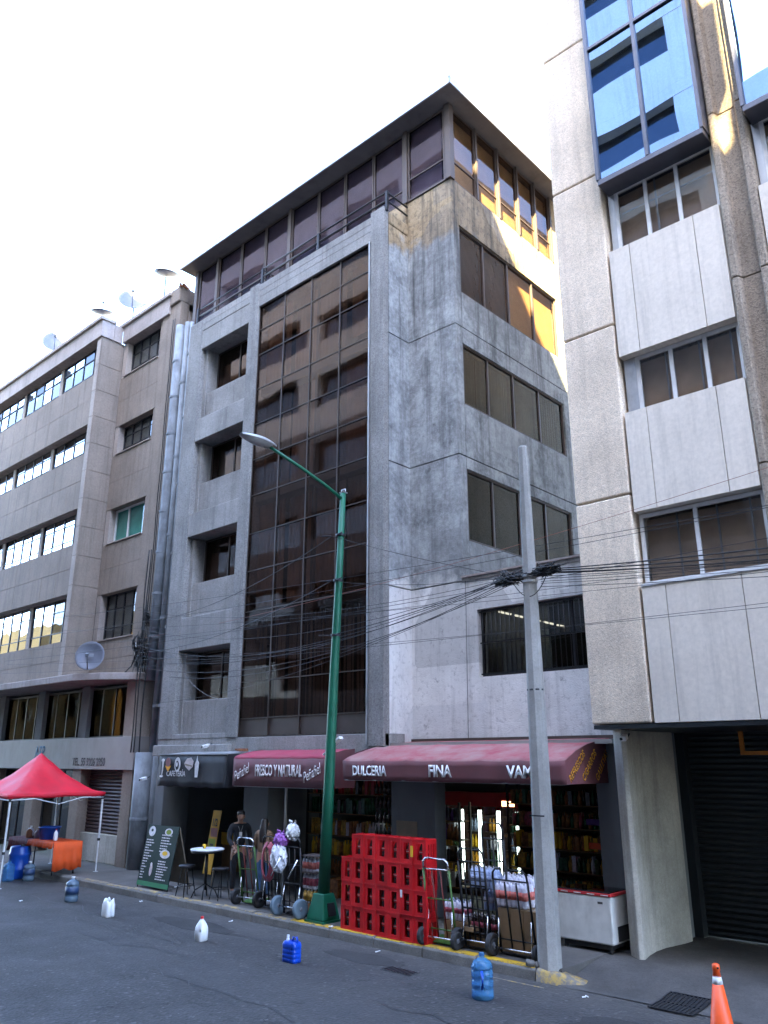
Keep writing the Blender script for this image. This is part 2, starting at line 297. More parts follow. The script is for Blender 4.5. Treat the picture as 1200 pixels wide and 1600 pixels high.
# ------------------------------------------------------------------ mesh helpers
ORG = {}
class MB:
    def __init__(s): s.v = []; s.f = []; s.sm = []
    def add(s, vs, fs, smooth=False):
        b = len(s.v); s.v += [tuple(v) for v in vs]; s.f += [tuple(i + b for i in f) for f in fs]; s.sm += [smooth] * len(fs); return s
    def box(s, x0, x1, y0, y1, z0, z1):
        vs = [(x, y, z) for z in (z0, z1) for y in (y0, y1) for x in (x0, x1)]
        return s.add(vs, [(0, 2, 3, 1), (4, 5, 7, 6), (0, 1, 5, 4), (2, 6, 7, 3), (0, 4, 6, 2), (1, 3, 7, 5)])
    def obox(s, c, sz, rot=(0, 0, 0)):
        m = Euler(rot).to_matrix(); c = Vector(c)
        vs = [c + m @ Vector((x * sz[0] / 2, y * sz[1] / 2, z * sz[2] / 2)) for z in (-1, 1) for y in (-1, 1) for x in (-1, 1)]
        return s.add(vs, [(0, 2, 3, 1), (4, 5, 7, 6), (0, 1, 5, 4), (2, 6, 7, 3), (0, 4, 6, 2), (1, 3, 7, 5)])
    def tube(s, pts, r, n=8, caps=True, smooth=True):
        pts = [Vector(p) for p in pts]; rs = r if isinstance(r, (list, tuple)) else [r] * len(pts)
        vs = []; ref = None
        for i, p in enumerate(pts):
            d = (pts[min(i + 1, len(pts) - 1)] - pts[max(i - 1, 0)]).normalized()
            if ref is None: ref = Vector((0, 0, 1)) if abs(d.z) < .9 else Vector((1, 0, 0))
            a = d.cross(ref).normalized(); b = d.cross(a).normalized(); ref = -b if False else ref
            for k in range(n):
                t = 2 * math.pi * k / n; vs.append(p + (a * math.cos(t) + b * math.sin(t)) * rs[i])
        fs = []
        for i in range(len(pts) - 1):
            for k in range(n):
                fs.append((i * n + k, i * n + (k + 1) % n, (i + 1) * n + (k + 1) % n, (i + 1) * n + k))
        s.add(vs, fs, smooth)
        if caps:
            b = len(s.v) - len(vs)
            s.f += [tuple(b + k for k in range(n))[::-1], tuple(b + (len(pts) - 1) * n + k for k in range(n))]; s.sm += [False, False]
        return s
    def lathe(s, prof, c=(0, 0, 0), n=16, smooth=True, axis='z', sx=1, sy=1):
        vs = []
        for r, z in prof:
            for k in range(n):
                t = 2 * math.pi * k / n; p = (r * math.cos(t) * sx, r * math.sin(t) * sy, z)
                if axis == 'y': p = (p[0], p[2], p[1])
                if axis == 'x': p = (p[2], p[0], p[1])
                vs.append((p[0] + c[0], p[1] + c[1], p[2] + c[2]))
        fs = [(i * n + k, i * n + (k + 1) % n, (i + 1) * n + (k + 1) % n, (i + 1) * n + k) for i in range(len(prof) - 1) for k in range(n)]
        fs += [tuple(range(n))[::-1], tuple((len(prof) - 1) * n + k for k in range(n))]
        return s.add(vs, fs, smooth)
    def prism(s, poly, z0, z1, axis='z'):
        n = len(poly)
        def P(a, b, h): return (a, b, h) if axis == 'z' else ((a, h, b) if axis == 'y' else (h, a, b))
        vs = [P(a, b, z0) for a, b in poly] + [P(a, b, z1) for a, b in poly]
        return s.add(vs, [tuple(range(n))[::-1], tuple(range(n, 2 * n))] + [(i, (i + 1) % n, n + (i + 1) % n, n + i) for i in range(n)])
    def grid(s, rows, smooth=True):
        n = len(rows[0]); vs = [p for r in rows for p in r]
        return s.add(vs, [(i * n + k, i * n + k + 1, (i + 1) * n + k + 1, (i + 1) * n + k) for i in range(len(rows) - 1) for k in range(n - 1)], smooth)
    def mesh(s, name, o=(0, 0, 0)):
        me = bpy.data.meshes.new(name); me.from_pydata([(a - o[0], b - o[1], c - o[2]) for a, b, c in s.v], [], s.f)
        me.polygons.foreach_set('use_smooth', s.sm)
        bm = bmesh.new(); bm.from_mesh(me); bmesh.ops.recalc_face_normals(bm, faces=bm.faces); bm.to_mesh(me); bm.free(); return me
    def build(s, name, mat, parent=None, bevel=0, solid=0, label=None, kind=None, sub=0):
        if parent is not None: o = ORG.get(parent.name, (0, 0, 0))
        else:
            xs = [v[0] for v in s.v]; ys = [v[1] for v in s.v]; o = ((min(xs) + max(xs)) / 2, (min(ys) + max(ys)) / 2, min(v[2] for v in s.v))
        me = s.mesh(name, o); me.materials.append(MATS[mat])
        ob = bpy.data.objects.new(name, me); COL.objects.link(ob)
        if parent is not None: ob.parent = parent; ORG[ob.name] = o
        else: ob.location = o; ORG[ob.name] = o
        if solid: md = ob.modifiers.new('solid', 'SOLIDIFY'); md.thickness = solid; md.offset = 0
        if bevel: md = ob.modifiers.new('bevel', 'BEVEL'); md.width = bevel; md.segments = 2; md.limit_method = 'ANGLE'
        if sub: md = ob.modifiers.new('sub', 'SUBSURF'); md.levels = sub; md.render_levels = sub
        if label: ob['label'] = label
        if kind: ob['kind'] = kind
        return ob
def box(name, mat, parent, x0, x1, y0, y1, z0, z1, **k): return MB().box(x0, x1, y0, y1, z0, z1).build(name, mat, parent, **k)
def tag(o, label, cat, group=None, kind=None):
    if label: o['label'] = label
    if cat: o['category'] = cat
    if group: o['group'] = group
    if kind: o['kind'] = kind
    return o
def thing(name, label, cat, loc=(0, 0, 0), group=None):
    o = bpy.data.objects.new(name, None); COL.objects.link(o); o.location = loc; o.empty_display_size = .2
    ORG[o.name] = tuple(loc); return tag(o, label, cat, group)
def copy_tree(o, loc=None, rotz=None, parent=None):
    c = o.copy(); COL.objects.link(c); c.parent = parent
    if loc is not None: c.location = loc
    if rotz is not None: c.rotation_euler.z = rotz
    for ch in o.children: copy_tree(ch, parent=c)
    return c
PIECE = {}
def piece(name, mat, parent, c, size, rot=(0, 0, 0), mesh='box'):
    """a cheap piece: one shared unit box per material, scaled"""
    key = (name, mat, mesh)
    if key not in PIECE:
        me = MB().box(-.5, .5, -.5, .5, -.5, .5).mesh(name); me.materials.append(MATS[mat]); PIECE[key] = me
    ob = bpy.data.objects.new(name, PIECE[key]); COL.objects.link(ob); ob.parent = parent
    o = ORG.get(parent.name, (0, 0, 0)); ob.location = (c[0] - o[0], c[1] - o[1], c[2] - o[2]); ob.scale = size; ob.rotation_euler = rot
    return ob
def text(body, mat, parent, loc, size, rot, xs=1.0, shear=0.0, bold=0.0, name='lettering', depth=.002):
    cu = bpy.data.curves.new('t', 'FONT'); cu.body = body; cu.size = 1.0; cu.shear = shear; cu.offset = bold; cu.extrude = 0
    cu.align_x = 'LEFT'; cu.resolution_u = 3
    t = bpy.data.objects.new('t', cu); COL.objects.link(t); bpy.context.view_layer.update()
    me = bpy.data.meshes.new_from_object(t.evaluated_get(bpy.context.evaluated_depsgraph_get())); bpy.data.objects.remove(t); bpy.data.curves.remove(cu)
    me.name = name; me.materials.clear(); me.materials.append(MATS[mat])
    ob = bpy.data.objects.new(name, me); COL.objects.link(ob)
    o = ORG.get(parent.name, (0, 0, 0)) if parent else (0, 0, 0)
    ob.parent = parent; ob.location = (loc[0] - o[0], loc[1] - o[1], loc[2] - o[2]); ob.rotation_euler = rot; ob.scale = (size * xs, size, 1)
    md = ob.modifiers.new('solid', 'SOLIDIFY'); md.thickness = .004
    return ob
rnd = random.Random(3)
def window(parent, a0, a1, z0, z1, d, cols, rows, fmat, pmat, fw=.045, axis='x', depth=.06, tilt=.25, pm=None, name='window', out=-1):
    """framed window; axis 'x': lies in a Y=d plane, a = X;  axis 'y': lies in an X=d plane, a = Y.  cols/rows: inner bar positions (world)"""
    m = MB(); cs = [a0] + list(cols) + [a1]; rs = [z0] + list(rows) + [z1]
    def bx(p0, p1, q0, q1, t=depth):
        if axis == 'x': m.box(p0, p1, d - t / 2, d + t / 2, q0, q1)
        else: m.box(d - t / 2, d + t / 2, p0, p1, q0, q1)
    bx(a0, a1, z0, z0 + fw); bx(a0, a1, z1 - fw, z1); bx(a0, a0 + fw, z0 + fw, z1 - fw); bx(a1 - fw, a1, z0 + fw, z1 - fw)
    for c in cols: bx(c - fw / 2, c + fw / 2, z0 + fw, z1 - fw, depth * .9)
    for r in rows:
        for i in range(len(cs) - 1): bx(cs[i] + fw / 2, cs[i + 1] - fw / 2, r - fw * .35, r + fw * .35, depth * .7)
    w = m.build(name, fmat, parent)
    for i in range(len(cs) - 1):
        for j in range(len(rs) - 1):
            mt = pmat
            if pm: mt = pm.get((i, j), pmat)
            if mt is None: continue
            ca, cz = (cs[i] + cs[i + 1]) / 2, (rs[j] + rs[j + 1]) / 2; wa, wz = cs[i + 1] - cs[i] - fw * .3, rs[j + 1] - rs[j] - fw * .3
            ra, rb = R(rnd.uniform(-tilt, tilt)), R(rnd.uniform(-tilt, tilt))
            if axis == 'x': piece('pane', mt, w, (ca, d, cz), (wa, .006, wz), (ra, 0, rb))
            else: piece('pane', mt, w, (d, ca, cz), (.006, wa, wz), (0, ra, rb))
    return w
def frange(a, b, n): return [a + (b - a) * i / n for i in range(1, n)]

# ------------------------------------------------------------------ ground
def structure(o): o['kind'] = 'structure'; return o
structure(box('ground', 'pavement_cement', None, -400, 400, -400, 400, -.12, -.02))
structure(MB().add([(-160, .35, 0), (160, .35, 0), (160, 10.16, 0), (-160, 10.16, 0), (-160, .35, -.1), (160, .35, -.1), (160, 10.16, -.1), (-160, 10.16, -.1)],
          [(0, 1, 2, 3), (4, 7, 6, 5), (0, 4, 5, 1), (1, 5, 6, 2), (2, 6, 7, 3), (3, 7, 4, 0)]).build('road', 'asphalt'))
structure(box('pavement_opposite', 'pavement_cement', None, -160, 160, -1.2, .35, -.1, .15))
pav = structure(box('pavement', 'pavement_cement', None, -140, -6.3, 10.33, 11.9, -.1, .146))
# paving bays as slabs with open joints
k = 0; x = -6.3
while x > -34:
    w = 1.55 + .25 * ((k * 37 % 11) / 11)
    piece('paving_slab', 'pavement_cement', pav, (x - w / 2, 11.11, .149), (w - .014, 1.53, .012), (0, 0, 0)); x -= w; k += 1
kerb = structure(box('kerb', 'kerb_cement', None, -140, -34, 10.16, 10.33, -.1, .15))
x = -6.62; k = 0
while x > -34:
    w = .98 + .12 * ((k * 53 % 13) / 13); ym = 'kerb_yellow' if x > -11.4 else 'kerb_worn'
    z = .150 + .008 * math.sin(k * 2.3)
    st = MB().prism([(10.155, -.1), (10.17, .12), (10.20, z), (10.33, z + .004), (10.335, -.1)], x - w + .012, x, 'x').build('kerb_stone', 'kerb_cement', kerb, bevel=.012)
    if x > -18.0:
        MB().prism([(10.168, .085), (10.197, z + .003), (10.328, z + .007), (10.328, z + .002), (10.2, z - .004), (10.176, .085)], x - w + .03, x - .02, 'x').build('yellow_paint', ym, st)
    x -= w; k += 1
# broken rounded kerb end by the pole
e = MB()
rows = []
for i in range(9):
    t = i / 8; xx = -6.60 + .62 * t; h = .15 * (1 - t ** 2.2) + .004; yy = 10.155 + .22 * t ** 2
    rows.append([(xx, yy - .005, -.05), (xx, yy + .015, h * .8), (xx, yy + .05, h), (xx, yy + .2, h * .97), (xx, yy + .24, -.05)])
e.grid(rows).build('kerb_end', 'kerb_worn', kerb)
# driveway apron in front of the roller shutter
rows = []
for i in range(28):
    xx = -6.29 + i * 1.0; r = []
    for j in range(16):
        yy = 10.17 + (14.2 - 10.17) * j / 15
        t = max(0, min(1, (yy - 10.17) / 1.3)); zz = .006 + .138 * (t * t * (3 - 2 * t)) + .006 * math.sin(xx * 2.1 + yy * 3)
        r.append((xx, yy, zz))
    rows.append(r)
drive = structure(MB().grid(rows).build('driveway', 'driveway_cement'))
# gutter strip seams: repaired asphalt patches
for (px_, py_, w, d, rz) in [(-9.2, 9.55, 1.5, .5, .08), (-4.3, 9.0, 2.2, 1.1, -.1), (-13.2, 9.3, 2.2, .6, .05)]:
    m = MB(); n = 18
    pts = [(px_ + w / 2 * math.cos(2 * math.pi * i / n) * (1 + .12 * math.sin(i * 2.7)), py_ + d / 2 * math.sin(2 * math.pi * i / n) * (1 + .15 * math.sin(i * 1.9))) for i in range(n)]
    structure(m.prism(pts, -.02, .004).build('road_patch', 'asphalt_patch'))
for seed in range(7):                                     # sealed cracks wandering over the carriageway
    r = random.Random(seed + 40); x, y = r.uniform(-19, -6), r.uniform(7.0, 9.6); pts = [(x, y)]
    for k in range(r.randint(8, 16)): x += r.uniform(.15, .4); y += r.uniform(-.13, .13); pts.append((x, y))
    m = MB(); w = r.uniform(.006, .014)
    m.grid([[(a, b - w * (1 + .5 * math.sin(i * 2)), .003) for i, (a, b) in enumerate(pts)], [(a, b + w, .003) for a, b in pts]])
    structure(m.build('tar_seam', 'tar'))
structure(box('road_marking', 'kerb_worn', None, -7.35, -6.35, 9.93, 9.955, -.02, .004))

# ------------------------------------------------------------------ centre building
CB = thing('centre_building', 'grey concrete office building with tall bronze glass curtain wall and glazed top storey', 'building', (-14, 12, 0))
# ground floor shell
structure(box('shop_floor', 'floor_dark', None, -18.6, -6.1, 11.902, 18.2, -.1, .148))
box('shop_back_wall', 'shop_wall', CB, -18.6, -6.1, 17.9, 18.2, .15, 3.1)
box('shop_ceiling', 'shop_wall', CB, -18.6, -6.1, 11.85, 18.2, 3.05, 3.12)
box('left_flank', 'interior_grey', CB, -18.66, -18.4, 12.6, 22, -.1, 15.2)
box('cafe_partition', 'interior_grey', CB, -14.75, -14.55, 12.3, 17.9, .15, 3.05)
box('annex_flank', 'shop_wall', CB, -6.5, -6.3, 12.7, 17.9, .15, 3.05)
for (a, b, c, d) in ((-18.64, -18.25, 11.75, 12.5), (-15.3, -14.45, 11.95, 12.3), (-10.85, -9.78, 12.0, 12.32), (-6.62, -6.25, 12.2, 12.7)):
    box('pillar', 'shopfront_grey', CB, a, b, c, d, .15, 3.05, bevel=.015)
box('lintel', 'beam_grey', CB, -18.65, -10.75, 11.72, 12.3, 2.92, 3.3, bevel=.01)
box('annex_lintel', 'interior_grey', CB, -10.75, -6.1, 12.56, 12.9, 2.85, 3.14)
box('concrete_ledge', 'beam_grey', CB, -18.7, -15.55, 11.62, 11.75, 2.9, 3.16, bevel=.02)
# concrete frame of the front block
box('left_column', 'aggregate_grey', CB, -18.65, -18.0, 11.7, 12.6, 3.3, 15.25, bevel=.02)
box('mid_column', 'aggregate_grey', CB, -15.78, -15.38, 11.68, 12.5, 3.3, 15.3, bevel=.02)
box('edge_column', 'aggregate_grey', CB, -11.18, -10.75, 11.68, 11.85, 3.05, 15.35, bevel=.02)
beams = [(14.25, 14.85), (11.33, 12.0), (8.55, 9.2), (5.5, 6.35), (3.3, 3.42)]
for (z0, z1) in beams: box('spandrel_beam', 'beam_grey', CB, -18.0, -15.78, 11.71, 12.5, z0, z1, bevel=.015)
for (z0, z1) in ((12.0, 12.85), (9.2, 10.1), (6.35, 7.28), (3.42, 4.24)):
    box('balcony_parapet', 'beam_grey', CB, -17.86, -15.80, 11.9, 12.02, z0, z1, bevel=.02)
    box('side_fin', 'beam_grey', CB, -18.0, -17.86, 11.86, 12.5, z0, z1 + 1.5 if z1 > 12 else z1 + 1.2)
for i, (z0, z1) in enumerate(((12.0, 14.25), (9.2, 11.33), (6.35, 8.55), (3.42, 5.5))):
    box('recess_back', 'interior_dark', CB, -18.0, -15.4, 12.5, 12.6, z0, z1)
    if i == 1: box('green_curtain', 'bottle_green', CB, -17.8, -17.1, 12.42, 12.46, z0 + .9, z1)
    box('curtain', 'curtain_brown', CB, -17.86, -15.8, 12.44, 12.48, z0, z1 - .35)
    window(CB, -17.86, -15.78, z0 + .5, z1 - .02, 12.25, (-16.8,), (), 'bronze_frame', 'bronze_glass')
    if i == 2: box('ceiling_tube', 'ceiling_tube', CB, -16.5, -16.2, 12.3, 12.33, z1 - .16, z1 - .13)
for (z0, z1) in ((14.852, 15.05), (15.055, 15.25)): box('parapet_board', 'beam_grey', CB, -18.0, -11.18, 11.7, 11.85, z0, z1, bevel=.008)
box('glass_header', 'beam_grey', CB, -15.38, -11.18, 11.7, 12.3, 14.56, 14.85, bevel=.01)
# curtain wall: mullions, and each pane
cx = [-15.38, -14.34, -13.3, -12.26, -11.18]; rz = [3.32, 3.72, 4.55, 6.2, 7.2, 8.15, 9.15, 10.12, 11.1, 12.1, 13.1, 13.85, 14.56]
cw = MB()
for x in cx: cw.box(x - .013, x + .013, 11.75, 11.84, rz[0], rz[-1])
for z in rz:
    for i in range(4): cw.box(cx[i] + .018, cx[i + 1] - .018, 11.752, 11.83, z - .008, z + .008)
curtain = cw.build('curtain_wall', 'bronze_frame', CB)
for i in range(4):
    for j in range(len(rz) - 1):
        if j == 0: piece('spandrel_panel', 'bronze_frame', curtain, ((cx[i] + cx[i + 1]) / 2, 11.79, (rz[0] + rz[1]) / 2), (1.0, .02, .37)); continue
        piece('pane', 'bronze_glass', curtain, ((cx[i] + cx[i + 1]) / 2, 11.775, (rz[j] + rz[j + 1]) / 2), (cx[i + 1] - cx[i] - .03, .006, rz[j + 1] - rz[j] - .02), (R(rnd.uniform(-.35, .35)), 0, R(rnd.uniform(-.35, .35))))
box('curtain_wall_edge', 'alu', CB, -11.215, -11.182, 11.66, 11.72, 3.1, 14.56)
# rooms behind
for z in (6.2, 9.15, 12.1): box('floor_slab', 'interior_grey', CB, -15.36, -10.9, 11.9, 13.4, z - .15, z + .1)
box('core', 'interior_dark', CB, -18.38, -10.1, 13.42, 21, 3.13, 15.1)
bl = MB(); x = -15.3
while x < -11.3:
    if rnd.random() > .06: bl.obox((x, 12.15 + rnd.uniform(-.02, .02), 4.72), (.105, .008, 2.75), (0, 0, R(rnd.uniform(-35, 35))))
    x += .135
bl.build('vertical_blind', 'blind_brown', CB, kind='stuff')
for i in range(4):
    for (z0, z1) in ((6.32, 8.95), (9.28, 11.9), (12.22, 14.5)):
        a, b_ = cx[i] + .03, cx[i + 1] - .03; n = 24; dp = rnd.uniform(.12, .3); lift = rnd.choice((0, 0, .0, .35))
        MB().grid([[(a + (b_ - a) * q / n, 11.86 + dp + .018 * math.sin(q * 1.9 + i), z) for q in range(n + 1)] for z in (z0 + lift, z1)]).build('curtain', rnd.choice(('curtain_brown', 'curtain_brown', 'blind_brown')), CB)  # brown sheets added behind the bronze panes to stand in for interior glow
box('room_partition', 'interior_grey', CB, -13.34, -13.26, 12.0, 13.4, 6.3, 14.5)
# stepped flank: painted walls split at the construction joints
zj = [3.1, 6.22, 8.95, 12.05, 15.0]
for i in range(4):
    g = .014
    box('step_wall', 'weathered_render', CB, -11.16, -10.76, 11.86, 12.6, zj[i] + g, (zj[i + 1] - g) if i < 3 else 14.95)
    box('step_wall', 'weathered_render', CB, -10.76, -9.402, 12.55, 12.8, zj[i] + g, (zj[i + 1] - g) if i < 3 else 15.9)
    box('joint_backing', 'dark_steel', CB, -11.1, -9.45, 12.62, 12.75, zj[i] - .05, zj[i] + .05)
segs = [(3.1, 6.206), (6.234, 7.1), (8.68, 8.936), (8.964, 10.17), (11.65, 12.036), (12.064, 12.95), (14.75, 15.9)]
for (z0, z1) in segs: box('flank_wall', 'weathered_render', CB, -9.65, -9.4, 12.81, 21, z0, z1)
for (z0, z1) in ((7.1, 8.68), (10.17, 11.65), (12.95, 14.75)):
    box('flank_pier', 'weathered_render', CB, -9.65, -9.401, 17.12, 21, z0, z1)
box('joint_backing', 'dark_steel', CB, -9.6, -9.43, 12.8, 20, 3.2, 15.8)if False else None
for z in (8.95, 12.05): box('joint_backing', 'dark_steel', CB, -9.6, -9.43, 12.8, 21, z - .04, z + .04)
box('stub_wall', 'weathered_render', CB, -11.0, -10.74, 11.87, 12.56, 14.96, 15.28, bevel=.03)
# flank windows with four lights each
wy = [12.81, 13.78, 14.82, 15.95, 17.1]
w = window(CB, 12.81, 17.1, 7.1, 8.68, -9.47, wy[1:4], (), 'brown_steel', 'grey_glass', .05, 'y', .08)
box('room_back', 'interior_dark', CB, -10.0, -9.9, 12.8, 17.2, 7, 8.8)
w = window(CB, 12.81, 17.1, 10.17, 11.65, -9.47, wy[1:4], (), 'brown_steel', 'grey_glass', .05, 'y', .08)
box('room_back', 'interior_dark', CB, -10.0, -9.9, 12.8, 17.2, 10, 11.8)
b = MB(); y = 12.8
while y < 14.8: b.obox((-9.62, y, 10.9), (.006, .075, 1.42), (0, 0, R(rnd.uniform(-25, 25)))); y += .085
y = 16.05
while y < 17.05: b.obox((-9.62, y, 10.9), (.006, .05, 1.42), (0, 0, R(rnd.uniform(-25, 25)))); y += .11
b.build('vertical_blind', 'blind_grey', CB, kind='stuff')
box('roller_blind', 'blind_grey', CB, -9.62, -9.61, 14.9, 15.9, 10.2, 11.6)
w = window(CB, 12.81, 17.1, 12.95, 14.75, -9.47, wy[1:4], (), 'brown_steel', 'flank_glass', .05, 'y', .08)
box('room_back', 'interior_dark', CB, -10.0, -9.9, 12.8, 17.2, 12.8, 14.9)
# crumpled plastic sheet behind the upper panes, further in a curtain with the sun's yellow put into its colour
for (a, b_) in ((12.78, 13.75), (13.82, 14.8)):
    rows = [[(-9.56 + .03 * math.sin(a * 9 + i * 1.1 + j * .7) * math.sin(j * .9 + i * .5), a + (b_ - a) * i / 14, 12.98 + 1.74 * j / 14) for i in range(15)] for j in range(15)]
    MB().grid(rows).build('plastic_sheet', 'jug_grey', CB)
box('sun_tinted_curtain', 'sun_patch_yellow', CB, -9.56, -9.54, 14.86, 17.05, 12.98, 14.72)
# ------- annex between the two buildings
box('annex_wall', 'weathered_render', CB, -9.4, -9.08, 12.552, 12.8, 3.12, 6.2)
box('annex_wall', 'weathered_render', CB, -9.08, -6.1, 12.552, 12.8, 3.12, 4.31)
box('annex_wall', 'weathered_render', CB, -9.08, -6.1, 12.552, 12.8, 5.6, 6.2)
box('annex_roof', 'beam_grey', CB, -9.4, -6.08, 12.53, 18.2, 6.2, 6.27)
box('annex_coping', 'coping_pink', CB, -9.42, -6.08, 12.50, 12.9, 6.272, 6.31)
gw = window(CB, -9.08, -6.1, 4.31, 5.6, 12.7, (-8.1, -7.1), (), 'dark_steel', 'grey_glass', .04)
gr = MB(); x = -9.0
while x < -6.2: gr.tube([(x, 12.60, 4.33), (x, 12.60, 5.58)], .009, 5); x += .105
for z in (4.36, 4.95, 5.55): gr.box(-9.06, -6.12, 12.592, 12.608, z - .012, z + .012)
gr.build('window_grille', 'black_metal', CB, kind='stuff')
box('annex_room_back', 'interior_dark', CB, -9.3, -6.1, 15.6, 15.8, 3.2, 6.1)
box('annex_room_floor', 'interior_dark', CB, -9.3, -6.1, 12.82, 15.6, 3.15, 3.25)
for i in range(5): box('ceiling_tube', 'ceiling_tube', CB, -8.96, -8.92, 13.1 + i * .55, 13.5 + i * .55, 5.60, 5.63)
# ------- penthouse storey
box('terrace_slab', 'beam_grey', CB, -18.6, -10.8, 11.86, 21, 15.1, 15.24)
box('low_wall', 'weathered_render', CB, -19.7, -10.78, 12.5, 12.75, 15.24, 15.92)
PX = [-19.75, -18.63, -15.16, -10.76, -9.42]
for i, x in enumerate(PX):
    ww = .09 if 0 < i < 4 else .12
    box('post', 'brown_steel', CB, x - ww * .8, x + ww * .5, 12.485, 12.66, 15.9, 18.06, bevel=.006)
panes = [(-19.63, -18.72, 15.95), (-18.57, -17.45, 15.95), (-17.42, -16.3, 15.95), (-16.27, -15.26, 15.95), (-15.1, -14.0, 15.95), (-13.97, -12.95, 15.95), (-12.92, -11.9, 15.95), (-11.87, -10.86, 15.95)]
for (a, b_, z) in panes:
    window(CB, a, b_, z, 18.02, 12.55, (), (16.35,), 'brown_steel', 'penthouse_glass', .035, tilt=.3)
window(CB, -10.7, -9.55, 15.92, 18.02, 12.55, (), (16.55,), 'brown_steel', 'penthouse_glass', .04, tilt=.3)
sy = [12.7, 13.65, 14.6, 15.5, 16.35, 17.15]
for i in range(5):
    window(CB, sy[i], sy[i + 1] - .06, 15.92, 18.02, -9.45, (), (16.5,), 'brown_steel', 'flank_glass', .035, 'y', tilt=.3)
    box('post', 'brown_steel', CB, -9.52, -9.38, sy[i + 1] - .06, sy[i + 1], 15.9, 18.05)
box('roller_blind', 'curtain_straw', CB, -9.62, -9.61, 12.75, 17.15, 15.95, 18.0)
box('end_wall', 'weathered_render', CB, -9.65, -9.4, 17.2, 21, 15.9, 18.05)
box('penthouse_room', 'interior_grey', CB, -19.5, -10.4, 14.2, 21, 15.3, 18.0)
box('roller_blind', 'mirrored_sky_mauve', CB, -19.6, -9.7, 12.60, 12.61, 15.95, 18.02)  # sheet added behind the front panes, its colour imitates mirrored sky
box('left_penthouse_flank', 'brown_steel', CB, -19.8, -19.72, 12.7, 21, 15.3, 18.05)
roof = box('roof', 'soffit_brown', CB, -20.1, -8.98, 12.05, 21.4, 18.07, 18.2)
box('gutter', 'alu', roof, -20.12, -8.96, 12.02, 12.06, 18.05, 18.27); box('gutter', 'alu', roof, -8.98, -8.95, 12.02, 21.4, 18.05, 18.27)
ro = MB().box(-20.05, -9.02, 12.1, 21.3, 18.2, 18.3).build('roofing', 'beam_grey', roof)
# railing
rl = MB()
for z in (15.76, 15.52):
    rl.tube([(-15.35, 11.76, z), (-10.72, 11.76, z)], .024, 6); rl.tube([(-10.72, 11.76, z), (-10.72, 12.5, z - .02)], .024, 6)
    rl.tube([(-18.4, 11.78, z - .03), (-15.35, 11.78, z - .03)], .022, 6); rl.tube([(-15.35, 11.76, z - .03), (-15.35, 12.3, z - .05)], .018, 6)
for x in (-18.4, -15.35, -13.1, -10.72): rl.box(x - .03, x + .03, 11.73, 11.79, 15.24, 15.78)
rl.build('railing', 'dark_steel', CB)
# security floodlight and camera brackets on the facade
# ------- downpipes and ducts in the slot between the two buildings
slot = structure(box('party_wall', 'interior_grey', None, -20.4, -18.66, 12.55, 13, -.1, 15.3))
def pipe(label, mat, pts, r, rings=0):
    t = thing('downpipe', label, 'pipe', (pts[0][0], pts[0][1], pts[0][2]), 'pipes in the slot between the buildings')
    MB().tube(pts, r, 12).build('tube', mat, t)
    m = MB(); z = pts[0][2] + 1.2
    while rings and z < pts[-1][2] - .5:
        m.lathe([(r, z - .04), (r + .018, z - .035), (r + .018, z + .035), (r, z + .04)], (pts[0][0], pts[0][1], 0), 12, False); z += rings
    if rings: m.build('collar', mat, t)
    return t
pipe('fat blue grey sheet metal duct rising beside the tan building', 'zinc_blue', [(-19.86, 12.1, 4.9), (-19.85, 12.1, 9), (-19.84, 12.1, 15.9)], .15, 1.22)
pipe('slim blue grey downpipe next to the fat duct', 'zinc_blue', [(-19.5, 12.12, 3.0), (-19.48, 12.12, 15.9)], .085, 2.4)
pipe('thin blue grey pipe nearest the concrete columns', 'zinc_blue', [(-19.24, 12.1, 3.0), (-19.22, 12.1, 15.8)], .055, 2.1)
pipe('square shouldered grey duct standing on the pavement at the slot', 'zinc_blue', [(-19.62, 12.0, .15), (-19.62, 12.0, 3.0)], .26, 2.2)
pipe('slim grey pipe standing on the pavement beside the duct', 'zinc_blue', [(-19.2, 12.1, .15), (-19.2, 12.1, 3.0)], .12, 0)

# ------------------------------------------------------------------ left building
LB = thing('left_building', 'tan stone clad office building with ribbon windows and satellite dishes on its roof', 'building', (-30, 12, 0))
sill = [6.35, 9.5, 12.65, 15.58]; top = [7.85, 10.72, 13.72, 16.92]
XL = -46.0
box('body', 'interior_dark', LB, XL, -20.5, 13.3, 26, 3.4, 16.9)
span = [(5.16, sill[0]), (top[0], sill[1]), (top[1], sill[2]), (top[2], sill[3])]
for i, (z0, z1) in enumerate(span):
    s_ = box('spandrel', 'cladding_tan', LB, XL, -24.25, 11.62, 11.98, z0, z1)
    rows = 2; x = -24.26; k = 0
    while x > -36:
        w = 1.05
        for r in range(rows):
            a, b = z0 + (z1 - z0) * r / rows, z0 + (z1 - z0) * (r + 1) / rows
            piece('cladding_slab', 'cladding_tan', s_, (x - w / 2, 11.612 - rnd.uniform(0, .006), (a + b) / 2), (w - .012, .03, b - a - .012), (R(rnd.uniform(-.25, .25)), 0, R(rnd.uniform(-.25, .25))))
        x -= w; k += 1
    box('soffit', 'coping_pink', LB, XL, -24.25, 11.64, 12.1, z0 - .02, z0 - .003) if i else None
fin = box('fin', 'cladding_tan', LB, -24.25, -24.0, 11.56, 12.42, 5.16, 16.95, bevel=.01)
z = 5.2
while z < 16.8:
    piece('cladding_slab', 'cladding_pale', fin, (-24.13, 11.553, z + .48), (.235, .02, .95)); piece('cladding_slab', 'cladding_tan', fin, (-23.995, 12.0, z + .48), (.02, .82, .95)); z += .97
piers = [-27.4, -30.55, -33.7, -36.85, -40, -43.15]
edges = [-24.25] + piers
